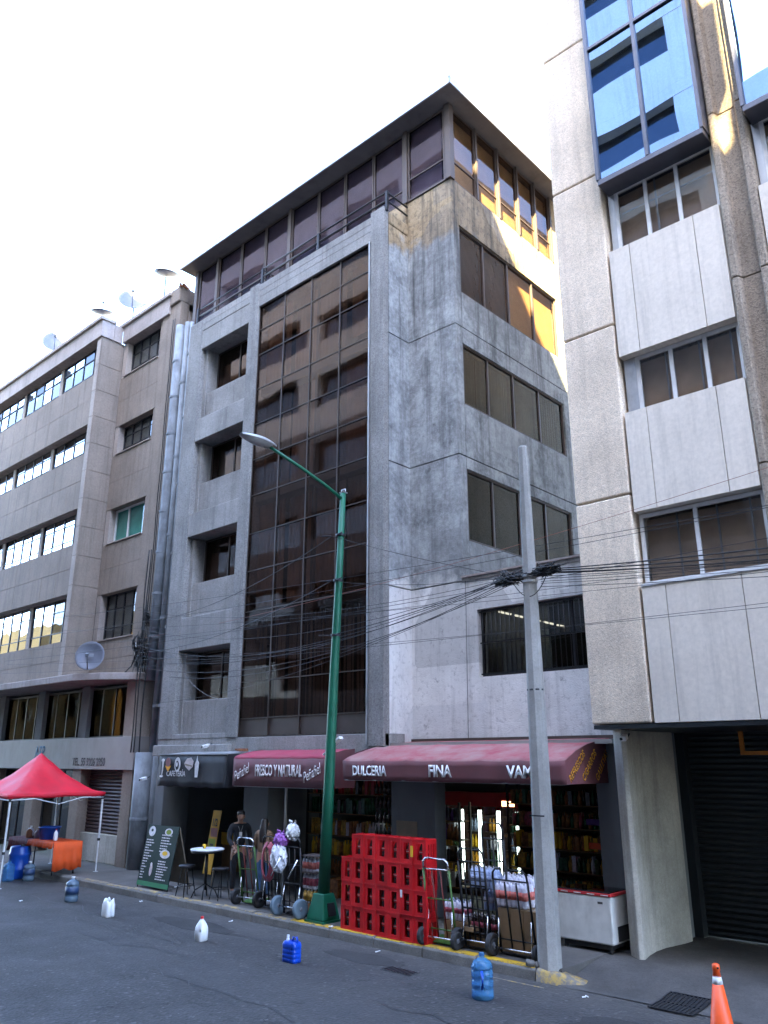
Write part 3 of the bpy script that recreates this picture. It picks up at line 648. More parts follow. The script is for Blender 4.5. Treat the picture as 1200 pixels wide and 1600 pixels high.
for fl in range(4):
    for i in range(len(edges) - 1):
        b_, a_ = edges[i] - (0.11 if i else .02), edges[i + 1] + .11
        cols = frange(a_, b_, 4); h = top[fl] - sill[fl]; rows = (sill[fl] + h * .26, sill[fl] + h * .72)
        pm = {}
        for c in range(4):
            for r in range(3):
                if fl == 3: pm[(c, r)] = 'clear_glass' if (c + r + i) % 4 else 'mirror_pane'
                else: pm[(c, r)] = 'mirror_pane' if rnd.random() > .12 else 'clear_glass'
        if fl == 1 and i == 0: pm[(3, 0)] = pm[(3, 1)] = None
        if fl == 0 and i == 0: pm[(3, 1)] = 'grey_glass'
        if i < 4: window(LB, a_, b_, sill[fl], top[fl], 11.9, cols, rows, 'dark_steel', 'mirror_pane', .04, tilt=.5, pm=pm)
        else: window(LB, a_, b_, sill[fl], top[fl], 11.9, cols, (), 'dark_steel', 'mirror_pane', .04)
        box('curtain', 'curtain_pale' if (i + fl) % 2 else 'blind_grey', LB, a_, b_, 12.25, 12.28, sill[fl], top[fl])
        box('window_pier', 'cladding_pale', LB, edges[i + 1] - .11, edges[i + 1] + .11, 11.84, 12.1, sill[fl], top[fl])
# recessed stair bay
bay = [(5.16, sill[0]), (top[0] - .0, sill[1]), (top[1], sill[2]), (top[2], sill[3])]
for (z0, z1) in bay:
    s_ = box('bay_spandrel', 'cladding_tan', LB, -23.98, -21.45, 12.42, 12.8, z0, z1)
    for c in range(3):
        for r in range(2):
            a, b = z0 + (z1 - z0) * r / 2, z0 + (z1 - z0) * (r + 1) / 2
            piece('cladding_slab', 'cladding_tan', s_, (-23.55 + c * .845, 12.412, (a + b) / 2), (.835, .02, b - a - .01), (R(rnd.uniform(-.2, .2)), 0, R(rnd.uniform(-.2, .2))))
box('bay_pilaster', 'cladding_tan', LB, -21.45, -20.42, 12.38, 13.2, 5.16, 17.2, bevel=.01)
box('bay_flank', 'cladding_pale', LB, -20.5, -20.4, 12.7, 26, 3.4, 17.2)
for fl in range(4):
    box('jamb', 'cladding_pale', LB, -23.98, -23.72, 12.42, 12.85, sill[fl], top[fl])
    box('jamb', 'cladding_tan', LB, -21.6, -21.452, 12.42, 12.85, sill[fl], top[fl])
    h = top[fl] - sill[fl]; a_, b_ = -23.72, -21.6
    if fl == 1: window(LB, a_, b_, sill[fl], top[fl], 12.66, (-22.9, -21.95), (), 'white_frame', 'green_film_glass', .06)
    else: window(LB, a_, b_, sill[fl], top[fl], 12.66, frange(a_, b_, 4), (sill[fl] + h * .28, sill[fl] + h * .68), 'dark_steel', 'clear_glass', .035, tilt=.5)
    box('curtain', 'teal_curtain' if fl == 1 else 'blind_grey', LB, a_, b_, 12.72, 12.74, sill[fl], top[fl])
    box('sill', 'cladding_pale', LB, -23.74, -21.58, 12.36, 12.62, sill[fl] + .002, sill[fl] + .03)
# parapet
box('parapet', 'coping_pink', LB, XL, -23.95, 11.50, 11.98, 16.93, 17.55, bevel=.01)
box('parapet', 'coping_pink', LB, -24.2, -23.95, 11.985, 12.3, 16.93, 17.55)
box('parapet', 'coping_pink', LB, -23.948, -21.0, 12.3, 12.7, 16.93, 17.55, bevel=.01)
box('coping', 'cladding_pale', LB, XL, -23.9, 11.42, 12.0, 17.552, 17.68, bevel=.015); box('coping', 'cladding_pale', LB, -24.2, -20.9, 12.22, 12.8, 17.555, 17.685, bevel=.015)
box('roof', 'beam_grey', LB, XL, -20.4, 12.7, 26, 16.95, 17.25)
ch = box('chimney', 'cladding_tan', LB, -20.98, -20.42, 12.3, 13.1, 17.2, 17.75, bevel=.04)
m = MB()
for i in range(26): m.obox((-20.98 + rnd.random() * .6, 12.3 + rnd.random() * .7, 17.75 + rnd.random() * .07), (.12, .1, .07), (rnd.random(), rnd.random(), rnd.random() * 3))
m.build('rubble', 'terracotta', ch)
# canopy over the pavement
cp = MB().prism([(XL, 12.6), (XL, 10.95), (-22.1, 10.95), (-21.2, 11.3), (-20.35, 12.0), (-20.35, 12.6)], 4.95, 5.15).build('canopy', 'coping_pink', LB, bevel=.02)
# mezzanine windows, sign band, ground floor
window(LB, -46, -21.05, 3.42, 4.85, 12.2, [-21.05 - .72 * i for i in range(1, 34)], (), 'dark_steel', 'mezzanine_glass', .045)
box('mezzanine_back', 'interior_dark', LB, -46, -20.6, 13.25, 13.29, 3.4, 4.95)
for x in (-24.4, -25.4, -27.0, -27.6): box('warm_curtain', 'curtain_brown', LB, x - .2, x + .2, 12.5, 12.53, 3.6, 4.55)
box('mezzanine_pier', 'cladding_pale', LB, -21.05, -20.42, 12.1, 12.6, 3.42, 4.94)
for x in (-23.3, -26.2, -29.2): box('mezzanine_pier', 'interior_grey', LB, x - .25, x + .2, 12.05, 12.5, 3.42, 4.94)
band = box('sign_band', 'sign_band_grey', LB, -46, -20.05, 11.9, 12.4, 2.55, 3.42, bevel=.01)
text('TEL. 55 5206 2950', 'lettering_dark', band, (-23.4, 11.893, 2.66), .30, (R(90), 0, 0), .82, 0, .02)
text('ASP', 'letter_blue', band, (-25.9, 11.893, 2.88), .50, (R(90), 0, 0), .8, 0, .02)
text('COPIAS', 'letter_red', band, (-25.1, 11.893, 2.66), .16, (R(90), 0, 0), .9) if False else None
for x in (-20.62, -23.42, -26.3, -29.2, -32.1, -35): box('pilaster', 'cladding_tan', LB, x, x + .5, 11.95, 12.6, .14, 2.55, bevel=.01)
def shutter(x0, x1, y, z0, z1, mat, pitch, parent, name='roller_shutter'):
    s = box(name, mat, parent, x0, x1, y + .03, y + .05, z0, z1)
    z = z0 + pitch / 2
    sm = MB().prism([(y + .03, -.46 * pitch), (y + .005, -.3 * pitch), (y - .008, .05 * pitch), (y + .005, .38 * pitch), (y + .03, .46 * pitch)], x0 + .01, x1 - .01, 'x')
    o = ORG[s.name]; me = sm.mesh('slat', (o[0], o[1], 0)); me.materials.append(MATS[mat])
    while z < z1:
        q = bpy.data.objects.new('slat', me); COL.objects.link(q); q.parent = s; q.location = (0, 0, z - o[2]); z += pitch
    return s
shutter(-22.92, -20.62, 12.25, .85, 2.55, 'shutter_brown', .095, LB)
box('base_wall', 'pier_cement', LB, -23.4, -20.62, 12.12, 12.5, .14, .85, bevel=.01)
window(LB, -25.8, -23.42, .3, 2.55, 12.3, (-24.6,), (2.0,), 'dark_steel', 'grey_glass', .05)
window(LB, -28.7, -26.3, .3, 2.55, 12.3, (-27.5,), (2.0,), 'dark_steel', 'grey_glass', .05)
window(LB, -46, -29.2, .3, 2.55, 12.3, [-31.5, -34, -36.5, -39, -41.5], (2.0,), 'dark_steel', 'grey_glass', .05)
box('ground_back', 'interior_dark', LB, -46, -20.4, 13.2, 13.25, .1, 3.4)
box('lightbox', 'litter_white', LB, -24.8, -24.55, 12.6, 12.62, 1.95, 2.1)

# ------------------------------------------------------------------ right building
RB = thing('right_building', 'cream concrete panel office building with blue mirror glass bays and ribbed column', 'building', (0, 12, 0))
zc = [3.3, 6.75, 9.72, 12.75, 15.85, 18.9, 21.6]
for i in range(6):
    box('column_block', 'aggregate_cream', RB, -6.07, -5.13, 11.2, 11.85, zc[i] + .012, zc[i + 1] - .012, bevel=.025)
box('column_core', 'interior_dark', RB, -6.0, -5.2, 11.28, 11.9, 3.32, 21.6)
box('return_wall', 'panel_cream', RB, -6.22, -6.075, 11.55, 12.1, 6.1, 21.6)
box('body', 'aggregate_brown', RB, -6.06, 14, 12.1, 26, 3.42, 21.6)
box('soffit', 'shutter_black', RB, -6.05, 14, 11.22, 13.95, 3.24, 3.3)
box('edge_beam', 'panel_cream', RB, -5.1, 14, 11.3, 11.6, 3.302, 3.4)
def rbay(x0, detail=True):
    x1 = x0 + 1.87; j = (x0 + .37, x0 + 1.45)
    for (z0, z1) in ((3.31, 5.27), (6.44, 8.09), (9.09, 11.08), (15.6, 17.5)):
        sp = box('spandrel', 'panel_cream', RB, x0, x1, 11.25, 11.5, z0, z1)
        cs = [x0] + list(j) + [x1]
        for i in range(3): piece('panel', 'panel_cream', sp, ((cs[i] + cs[i + 1]) / 2, 11.235, (z0 + z1) / 2), (cs[i + 1] - cs[i] - .012, .06, z1 - z0))
    box('ledge', 'white_frame', RB, x0, x1, 11.19, 11.4, 5.272, 5.31)
    # wide lower window
    window(RB, x0 + .01, x1 - .01, 5.31, 6.42, 11.38, (x0 + .87,), (), 'white_frame', 'clear_glass', .055, tilt=.4)
    for q in (x0 + .55, x0 + 1.15, x0 + 1.62): box('inner_frame', 'alu', RB, q - .012, q + .012, 11.46, 11.48, 5.33, 6.4)
    # middle window with a grey blanking plate
    box('blanking_plate', 'alu', RB, x0 + .005, x0 + .2, 11.36, 11.40, 8.1, 9.08)
    window(RB, x0 + .2, x1 - .01, 8.1, 9.08, 11.40, (x0 + .78, x0 + 1.32), (), 'white_frame', 'clear_glass', .06, tilt=.4)
    for q in (x0 + .66, x0 + 1.2, x0 + 1.68): box('inner_frame', 'alu', RB, q - .012, q + .012, 11.46, 11.48, 8.12, 9.06)
    box('blanking_plate', 'alu', RB, x0 + .005, x0 + .12, 11.38, 11.42, 11.09, 12.35)
    window(RB, x0 + .12, x1 - .01, 11.1, 12.35, 11.40, (x0 + .68, x0 + 1.22), (), 'white_frame', 'clear_glass', .06, tilt=.4)
    box('inner_frame', 'alu', RB, x0 + .2, x1 - .1, 11.46, 11.48, 11.9, 11.92); box('inner_frame', 'alu', RB, x0 + .8, x0 + .83, 11.46, 11.48, 11.1, 12.3)
    for (z0, z1) in ((5.3, 6.44), (8.08, 9.1), (11.08, 12.4)):
        box('curtain', 'curtain_tan', RB, x0 + .05, x1 - .05, 11.52, 11.55, z0, z1 - .08); box('room_back', 'interior_dark', RB, x0, x1, 12.0, 12.05, z0, z1)
    # blue mirror glass bay
    gb = box('glass_bay', 'blue_glass_frame', RB, x0 + .02, x1 - .02, 10.99, 11.6, 12.31, 12.42, bevel=.01)
    f = MB()
    for x in (x0 + .03, x0 + .93, x1 - .03): f.box(x - .03, x + .03, 10.98, 11.06, 12.42, 21.4)
    for z in (15.3, 18.3): f.box(x0 + .06, x1 - .06, 10.985, 11.05, z - .03, z + .03)
    f.box(x0 + .0, x0 + .06, 11.062, 11.6, 12.42, 21.4); f.box(x1 - .06, x1, 11.062, 11.6, 12.42, 21.4)
    f.build('glass_bay_frame', 'blue_glass_frame', gb)
    for (a, b) in ((x0 + .06, x0 + .9), (x0 + .96, x1 - .06)):
        for (z0, z1) in ((12.43, 15.27), (15.33, 18.27), (18.33, 21.3)):
            piece('pane', 'blue_glass', gb, ((a + b) / 2, 11.03, (z0 + z1) / 2), (b - a, .008, z1 - z0), (R(rnd.uniform(-.15, .15)), 0, R(rnd.uniform(-.15, .15))))
    box('bay_back', 'interior_dark', RB, x0 + .1, x1 - .1, 11.62, 11.66, 12.42, 21.3)
def rcol(x0):
    for i in range(6):
        z0, z1 = zc[i] + .01, zc[i + 1] - .01
        MB().prism([(x0, 11.6), (x0, 11.22), (x0 + .03, 11.19), (x0 + .11, 11.19), (x0 + .15, 11.30), (x0 + .40, 11.30), (x0 + .44, 11.19), (x0 + .53, 11.19), (x0 + .56, 11.22), (x0 + .56, 11.6)], z0, z1).build('ribbed_column', 'aggregate_brown', RB, bevel=.01)
for i in range(5):
    rbay(-5.09 + i * 2.45); rcol(-5.09 + 1.88 + i * 2.45)
# ground floor pier with a scooped side
MB().prism([(-6.04, 11.78), (-6.0, 11.74), (-5.82, 11.6), (-5.76, 11.64), (-5.83, 11.95), (-5.87, 12.25), (-5.86, 12.55), (-5.80, 12.85), (-5.76, 13.1), (-5.76, 13.3), (-6.04, 13.3)], .0, 3.24).build('ground_pier', 'pier_cement', RB, bevel=.015)
box('flank_wall', 'shopfront_grey', RB, -6.1, -5.86, 13.3, 14.2, 0, 3.3)
shutter(-5.86, 13, 13.8, .15, 3.24, 'shutter_black', .09, RB)
box('shutter_guide', 'shutter_black', RB, -5.86, -5.72, 13.62, 13.8, .1, 3.24)
fr = MB()
fr.box(-4.78, -4.72, 13.55, 13.6, 2.88, 3.24); fr.box(-4.72, -3.5, 13.55, 13.6, 2.88, 2.94); fr.box(-3.5, -3.44, 13.55, 13.6, 2.88, 3.24)
tag(fr.build('hanging_sign_frame', 'orange_frame'), 'orange metal frame hanging above the black roller shutter', 'frame')

# ------------------------------------------------------------------ the other side of the street (seen mirrored in the glass)
def opposite(name, label, mat, x0, x1, y0, y1, h, fh=3.2, wz=(1.35, 2.75), bay=4.2, pier=.55, zd=0):
    B = thing(name, label, 'building', ((x0 + x1) / 2, y1, 0), 'buildings across the street')
    z = 4.2; box('plinth', 'opposite_wall_dark', B, x0, x1, y1 - .3, y1, .1, z)
    zs = []
    while z + fh < h - 1.0: zs.append(z); z += fh
    for a in zs:
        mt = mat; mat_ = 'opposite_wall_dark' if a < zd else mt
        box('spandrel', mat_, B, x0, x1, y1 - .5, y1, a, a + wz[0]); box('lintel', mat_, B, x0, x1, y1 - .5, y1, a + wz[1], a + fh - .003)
        x = x0; q = MB()
        while x < x1: q.box(x, min(x1, x + pier), y1 - .5, y1 - .02, a + wz[0], a + wz[1]); x += bay
        q.build('window_piers', mat_, B, kind='stuff')
        box('glazing', 'opposite_glass', B, x0 + .1, x1 - .1, y1 - .42, y1 - .40, a + wz[0], a + wz[1])
    box('attic', mat, B, x0, x1, y1 - .5, y1, z, h); box('body', 'opposite_wall_dark', B, x0 + .05, x1 - .05, y0, y1 - .9, 0, h - .1); box('added_pale_backing', 'curtain_pale', B, x0 + .1, x1 - .1, y1 - .60, y1 - .58, 4.2, h - 2)  # pale sheet added behind the glazing to lighten the mirrored windows
    return B
OY = -1.2
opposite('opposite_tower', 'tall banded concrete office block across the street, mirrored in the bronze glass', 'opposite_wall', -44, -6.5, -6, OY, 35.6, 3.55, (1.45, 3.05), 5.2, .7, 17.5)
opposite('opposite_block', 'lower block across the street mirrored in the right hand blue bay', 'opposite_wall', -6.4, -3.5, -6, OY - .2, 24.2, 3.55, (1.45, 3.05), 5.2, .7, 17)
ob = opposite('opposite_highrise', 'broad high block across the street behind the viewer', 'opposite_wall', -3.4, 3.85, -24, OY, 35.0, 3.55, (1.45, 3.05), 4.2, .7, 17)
box('unseen_sun_block', 'opposite_wall_dark', ob, -3.35, 3.8, -24, -7.2, 35.0, 42.3)  # unseen block, added to stop sun leaking through the gap beside it
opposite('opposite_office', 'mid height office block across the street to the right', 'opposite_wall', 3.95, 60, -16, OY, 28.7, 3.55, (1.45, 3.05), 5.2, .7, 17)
opposite('opposite_ochre_house', 'low ochre building across the street mirrored in the tan building windows', 'opposite_ochre', -75, -46.5, -12, OY - .3, 11.9, 3.3, (1.2, 2.6), 3.4, 1.4)
for o in bpy.data.objects:
    if o.type == 'EMPTY' and o.name.startswith('opposite'): o['group'] = ''; del o['group']

# ------------------------------------------------------------------ awnings
def arc(a, b, n, f): return [f(a + (b - a) * i / n) for i in range(n + 1)]
AW = thing('shop_awning', 'long faded maroon awning lettered for a sweet shop beside the concrete pole', 'awning', (-8.7, 11.6, 2.4))
prof = [(12.50, 3.16), (12.1, 3.13), (11.6, 3.04), (11.25, 2.94), (11.02, 2.86), (10.92, 2.80)]
rows = []; xs = [-11.08 + (4.68) * i / 48 for i in range(49)]
for (y, z) in prof:
    t = (12.5 - y) / 1.58
    rows.append([(x + (0 if x > -10.9 else .3 * (1 - t)), y, z - .018 * t * abs(math.sin((x + 11.08) / 4.68 * math.pi * 6)) ** .5 * 1.2 - .01) for x in xs])
MB().grid(rows).build('canopy', 'awning_faded', AW, solid=.006)
rows = [[(x, 10.92 + .012 * math.sin(x * 9) * t + .01 * t, 2.80 - .345 * t - .018 * (1 - t) * abs(math.sin((x + 11.08) / 4.68 * math.pi * 6)) ** .5) for x in xs] for t in (0, .25, .5, .75, 1)]
MB().grid(rows).build('valance', 'awning_maroon', AW, solid=.006)
MB().prism([(10.925, 2.46), (10.925, 2.80), (11.25, 2.94), (11.6, 3.04), (12.1, 3.12), (12.48, 3.14), (12.48, 2.46)], -6.405, -6.395, 'x').build('side_panel', 'awning_maroon', AW)
MB().prism([(10.925, 2.46), (10.925, 2.80), (11.25, 2.94), (11.6, 3.02), (11.66, 2.46)], -11.09, -11.08, 'x').build('side_panel', 'awning_maroon', AW)
f = MB(); f.tube([(-11.05, 10.95, 2.46), (-6.43, 10.95, 2.46)], .014, 6); f.tube([(-11.05, 12.5, 3.1), (-6.43, 12.5, 3.1)], .014, 6)
for x in (-11.0, -9.9, -8.7, -7.5, -6.45): f.tube([(x, 10.95, 2.46), (x, 12.4, 2.5)], .012, 5)
f.build('frame', 'alu', AW)
box('wall_flashing', 'brown_steel', AW, -10.74, -6.3, 12.48, 12.55, 3.15, 3.2)
FR = (R(90), 0, 0)
text('DULCERIA', 'letter_white', AW, (-10.82, 10.905, 2.54), .235, FR, .76, 0, .035)
text('FINA', 'letter_white', AW, (-9.02, 10.905, 2.54), .26, FR, .86, 0, .035)
text('VAM', 'letter_white', AW, (-7.43, 10.905, 2.545), .25, FR, .92, 0, .035)
SR = Matrix.Rotation(R(90), 4, 'Z') @ Matrix.Rotation(R(90), 4, 'X')
def side_text(s, y, z, size, ang, xs):
    m = SR @ Matrix.Rotation(R(ang), 4, 'Z'); text(s, 'letter_orange', AW, (-6.388, y, z), size, m.to_euler(), xs, .12, .02)
side_text('REFRESCOS', 11.04, 2.48, .15, 40, .80); side_text('CIGARROS', 11.44, 2.48, .15, 44, .82); side_text('GALLETAS', 11.86, 2.48, .15, 47, .82)

A2 = thing('drinks_awning', 'short maroon awning with rounded pink top and drink lettering', 'awning', (-12.9, 11.3, 2.3))
def barrel(parent, x0, x1, top, front, zt, zf, zb, mt, mf, wall=11.68):
    xs = [x0 + (x1 - x0) * i / 30 for i in range(31)]
    pr = [(wall, zt), ((wall + front) / 2 + .1, zt - .03), (front + .14, zt - .10), (front + .045, zf + .05), (front, zf)]
    MB().grid([[(x, y, z - .012 * abs(math.sin(x * 5))) for x in xs] for y, z in pr]).build('canopy', mt, parent, solid=.005)
    MB().grid([[(x, front + .01 * math.sin(x * 7) * t, zf + (zb - zf) * t - .012 * abs(math.sin(x * 5)) * (1 - t)) for x in xs] for t in (0, .33, .66, 1)]).build('valance', mf, parent, solid=.005)
    for x in (x0, x1):
        MB().prism([(front + .002, zb), (front + .002, zf), (front + .14, zt - .1), ((wall + front) / 2 + .1, zt - .03), (wall, zt), (wall, zb)], x - .004, x + .004, 'x').build('side_panel', mf, parent)
    f = MB().tube([(x0 + .02, front + .03, zb), (x1 - .02, front + .03, zb)], .014, 6)
    for x in (x0 + .03, x1 - .03): f.tube([(x, front + .03, zb), (x, wall, zb + .03)], .012, 5)
    f.build('frame', 'alu', parent)
barrel(A2, -14.36, -11.52, 0, 10.9, 3.02, 2.84, 2.29, 'awning_pink', 'awning_maroon')
text('FRESCO Y NATURAL', 'letter_cream', A2, (-13.62, 10.885, 2.50), .30, FR, .52, 0, .035)
def tilt_text(s, x, z, size, ang, xs, sh):
    text(s, 'letter_cream', A2, (x, 10.885, z), size, (Matrix.Rotation(R(90), 4, 'X') @ Matrix.Rotation(R(ang), 4, 'Z')).to_euler(), xs, sh, .006)
tilt_text('Peñafiel', -14.28, 2.38, .27, 22, .62, .45); tilt_text('Peñafiel', -12.12, 2.38, .27, 22, .62, .45)

A3 = thing('cafe_awning', 'black cafe awning with food pictures and a grey flat top', 'awning', (-16, 11.3, 2.2))
xs = [-17.2 + 2.6 * i / 24 for i in range(25)]
MB().grid([[(x, y, z) for x in xs] for y, z in ((11.69, 3.0), (11.3, 2.96), (10.92, 2.93))]).build('canopy', 'awning_edge', A3, solid=.006)
MB().grid([[(x, 10.9 + .015 * math.sin(x * 6) * t, 2.92 - .69 * t + .012 * math.sin(x * 11) * t) for x in xs] for t in (0, .3, .6, .8, 1)]).build('valance', 'awning_black', A3, solid=.005)
box('trim', 'awning_edge', A3, -17.22, -14.58, 10.885, 10.915, 2.915, 2.945)
for x in (-17.2, -14.6): box('side_panel', 'awning_black', A3, x - .004, x + .004, 10.92, 11.68, 2.24, 2.93)
text('CAFETERÍA', 'letter_white', A3, (-16.85, 10.882, 2.455), .17, FR, .9, 0, .0)
def disc(mat, x, z, rx, rz, name='picture', poly=None, y=10.88):
    pts = poly or [(x + rx * math.cos(2 * math.pi * i / 20), z + rz * math.sin(2 * math.pi * i / 20)) for i in range(20)]
    MB().prism(pts, y, y + .004, 'y').build(name, mat, A3)
disc('letter_white', -17.02, 2.80, .055, .04); disc('letter_white', 0, 0, 0, 0, poly=[(-17.05, 2.77), (-16.98, 2.77), (-17.0, 2.56), (-17.04, 2.56)]); disc('letter_white', -17.05, 2.45, .07, .025); disc('letter_white', 0, 0, 0, 0, poly=[(-17.04, 2.56), (-17.0, 2.56), (-17.02, 2.45), (-17.05, 2.45)], y=10.877)
disc('letter_orange', 0, 0, 0, 0, poly=[(-16.92, 2.68), (-16.68, 2.68), (-16.79, 2.54)]); disc('letter_red', -16.8, 2.76, .10, .10, y=10.877)
disc('letter_white', -16.42, 2.71, .115, .16); disc('awning_black', -16.43, 2.69, .07, .10, y=10.877); disc('letter_white', -16.44, 2.71, .03, .05, y=10.874)
disc('letter_cream', 0, 0, 0, 0, poly=[(-16.15, 2.74), (-16.05, 2.84), (-15.9, 2.86), (-15.8, 2.78), (-15.82, 2.66), (-15.95, 2.58), (-16.1, 2.66)]); disc('timber', 0, 0, 0, 0, poly=[(-16.12, 2.73), (-15.84, 2.69), (-15.84, 2.66), (-16.1, 2.69)], y=10.877)
disc('letter_white', 0, 0, 0, 0, poly=[(-15.72, 2.44), (-15.62, 2.44), (-15.58, 2.74), (-15.64, 2.8), (-15.66, 2.9), (-15.69, 2.8), (-15.74, 2.72)])
ft = MB()
for i in range(7): ft.obox((-14.95 + rnd.random() * .35, 11.3 + rnd.random() * .2, 3.0 + rnd.random() * .03), (.12, .1, .04), (0, 0, rnd.random() * 3))
tag(ft.build('rubble_heap', 'terracotta'), 'small heap of rust red rubble on top of the cafe awning', 'rubble')

# ------------------------------------------------------------------ street lamp and poles
SL = thing('street_lamp', 'green street lamp post with a cobra head reaching over the road', 'street lamp', (-11.06, 10.48, .15))
MB().prism([(-11.29, 10.25), (-10.83, 10.25), (-10.83, 10.71), (-11.29, 10.71)], .15, .19).build('base_plate', 'lamp_green', SL)
b = MB(); v = []
for (h, z) in ((.205, .19), (.20, .24), (.145, .52), (.13, .60)):
    v += [(-11.06 - h, 10.48 - h, z), (-11.06 + h, 10.48 - h, z), (-11.06 + h, 10.48 + h, z), (-11.06 - h, 10.48 + h, z)]
b.add(v, [(4 * i + k, 4 * i + (k + 1) % 4, 4 * i + 4 + (k + 1) % 4, 4 * i + 4 + k) for i in range(3) for k in range(4)] + [(0, 1, 2, 3), (12, 13, 14, 15)]).build('pedestal', 'lamp_green', SL, bevel=.015)
MB().add([(-10.847, 10.40, .26), (-10.847, 10.58, .26), (-10.9, 10.57, .46), (-10.9, 10.41, .46), (-10.835, 10.40, .26), (-10.835, 10.58, .26), (-10.887, 10.57, .46), (-10.887, 10.41, .46)], [(0, 1, 2, 3), (4, 7, 6, 5), (0, 4, 5, 1), (1, 5, 6, 2), (2, 6, 7, 3), (3, 7, 4, 0)]).build('access_door', 'dark_steel', SL)
MB().tube([(-11.06, 10.48, .58), (-10.98, 10.48, 2.4), (-10.9, 10.48, 4.4), (-10.82, 10.48, 6.0), (-10.74, 10.48, 7.85)], [.105, .098, .085, .072, .055], 14).build('pole', 'lamp_green', SL)
MB().tube([(-10.745, 10.50, 7.72), (-10.78, 10.0, 7.93), (-10.84, 9.4, 8.15), (-10.9, 8.72, 8.36)], [.036, .034, .032, .03], 10).build('arm', 'lamp_green', SL)
m = MB(); m.box(-10.80, -10.68, 10.43, 10.55, 7.86, 7.87); m.tube([(-10.8, 10.49, 7.93), (-10.68, 10.49, 7.93)], .012, 6)
for x in (-10.795, -10.685): m.tube([(x, 10.49, 7.86), (x, 10.49, 7.93)], .01, 6)
m.build('top_bracket', 'alu', SL)
rows = []
for i in range(9):
    t = i / 8; y = 8.8 - .72 * t; w = .045 + .115 * math.sin(math.pi * min(1, t * .85 + .12)) ** .8 * (1 if t < .99 else .3); h = .03 + .075 * math.sin(math.pi * min(1, t * .8 + .15))
    cxx = -10.9 - .02 * t * 2; cz = 8.37 + .05 * t
    rows.append([(cxx + w * math.cos(a), y, cz + h * math.sin(a)) for a in [math.pi * k / 8 for k in range(9)]])
MB().grid(rows).build('head_shell', 'lamp_head', SL, solid=.008)
MB().grid([[(x, y, z - .07 * math.sin(math.pi * (i + 0) / 8) * math.sin(math.pi * k / 8)) for k, (x, y, z) in enumerate([(rows[i][0][0] + (rows[i][8][0] - rows[i][0][0]) * k / 8, rows[i][0][1], rows[i][0][2]) for k in range(9)])] for i in range(1, 9)]).build('lens', 'lamp_lens', SL)
for z in (5.05, 6.1, 7.0):
    m = MB(); m.lathe([(.085, z - .025), (.1, z - .02), (.1, z + .02), (.085, z + .025)], (-10.88 + (z - 5) * .045, 10.48, 0), 12, False)
    m.tube([(-10.95, 10.40, z), (-11.15, 10.30, z + .01)], .012, 5); m.tube([(-10.8, 10.40, z), (-10.62, 10.36, z + .01)], .012, 5); m.build('clamp', 'dark_steel', SL)

CP = thing('utility_pole', 'tall pale eight sided concrete utility pole between the shop and the driveway', 'pole', (-6.5, 10.36, .1))
oct_ = lambda r, z, x: [(x + r * math.cos(math.pi / 8 + k * math.pi / 4), 10.36 + r * math.sin(math.pi / 8 + k * math.pi / 4), z) for k in range(8)]
levels = [(.165, .05, -6.5), (.155, 1.5, -6.495), (.125, 4, -6.485), (.1, 6, -6.48), (.075, 7.62, -6.475), (.06, 7.65, -6.475)]
m = MB(); v = []
for l in levels: v += oct_(*l)
m.add(v, [(8 * i + k, 8 * i + (k + 1) % 8, 8 * i + 8 + (k + 1) % 8, 8 * i + 8 + k) for i in range(5) for k in range(8)] + [tuple(range(8)), tuple(range(40, 48))]).build('shaft', 'pole_cement', CP, bevel=.006)
for z in (5.5, 5.42): MB().lathe([(.112, z - .02), (.12, z - .018), (.12, z + .018), (.112, z + .02)], (-6.482, 10.36, 0), 16, False).build('band', 'alu', CP)
box('strap', 'dark_steel', CP, -6.60, -6.36, 10.2, 10.205, 2.05, 2.07); MB().lathe([(.128, 3.78), (.131, 3.785), (.131, 3.8), (.128, 3.805)], (-6.487, 10.36, 0), 8, False).build('strap', 'dark_steel', CP)
def knot(label, c, s, n=46, seed=1):
    r = random.Random(seed); m = MB()
    for i in range(n):
        a = r.uniform(0, 6.28); p = [(c[0] + r.gauss(0, s[0]), c[1] + r.gauss(0, s[1]), c[2] + r.gauss(0, s[2])) for _ in range(4)]
        m.tube(p, r.uniform(.007, .014), 5)
    return tag(m.build('cable_tangle', 'cable_black'), label, 'cables')
knot('tangle of black cable splices on the left of the concrete pole', (-6.80, 10.28, 5.49), (.13, .05, .05), 50, 2)
knot('tangle of black cable splices on the right of the concrete pole', (-6.17, 10.3, 5.54), (.13, .05, .045), 50, 3)
ccount = 0
def cable(p, q, sag=.15, r=.009, mat='cable_black', label='thin black overhead cable strung across the facades', group='overhead cables', n=14, name='overhead_cable'):
    pts = []
    for i in range(n + 1):
        t = i / n; v = Vector(p).lerp(Vector(q), t); v.z -= sag * 4 * t * (1 - t); pts.append(v)
    return tag(MB().tube(pts, r * .6, 6, caps=False).build(name, mat), label, 'cable', group)
PK = (-6.7, 10.3, 5.5); PR = (-6.25, 10.3, 5.53)
gR = 'cables running right from the concrete pole'; lR = 'black overhead cable running right from the concrete pole past cream panels'
ORD = ['topmost', 'second from top', 'third from top', 'fourth from top', 'middle', 'fourth from bottom', 'third from bottom', 'second from bottom', 'lowest']
for ci, (z0, z1, s, r) in enumerate(((5.56, 5.30, .10, .016), (5.54, 5.22, .12, .018), (5.52, 5.16, .14, .016), (5.5, 5.08, .12, .010), (5.46, 4.95, .10, .008), (5.42, 4.72, .06, .008), (5.38, 4.60, .05, .007), (5.35, 4.5, .05, .007), (5.3, 4.38, .06, .008))):
    cable((PR[0], PR[1], z0), (6, 10.1, z1 + .05), s * 2.5, r, label='%s of the cables running right from the concrete pole' % ORD[ci], group=gR)
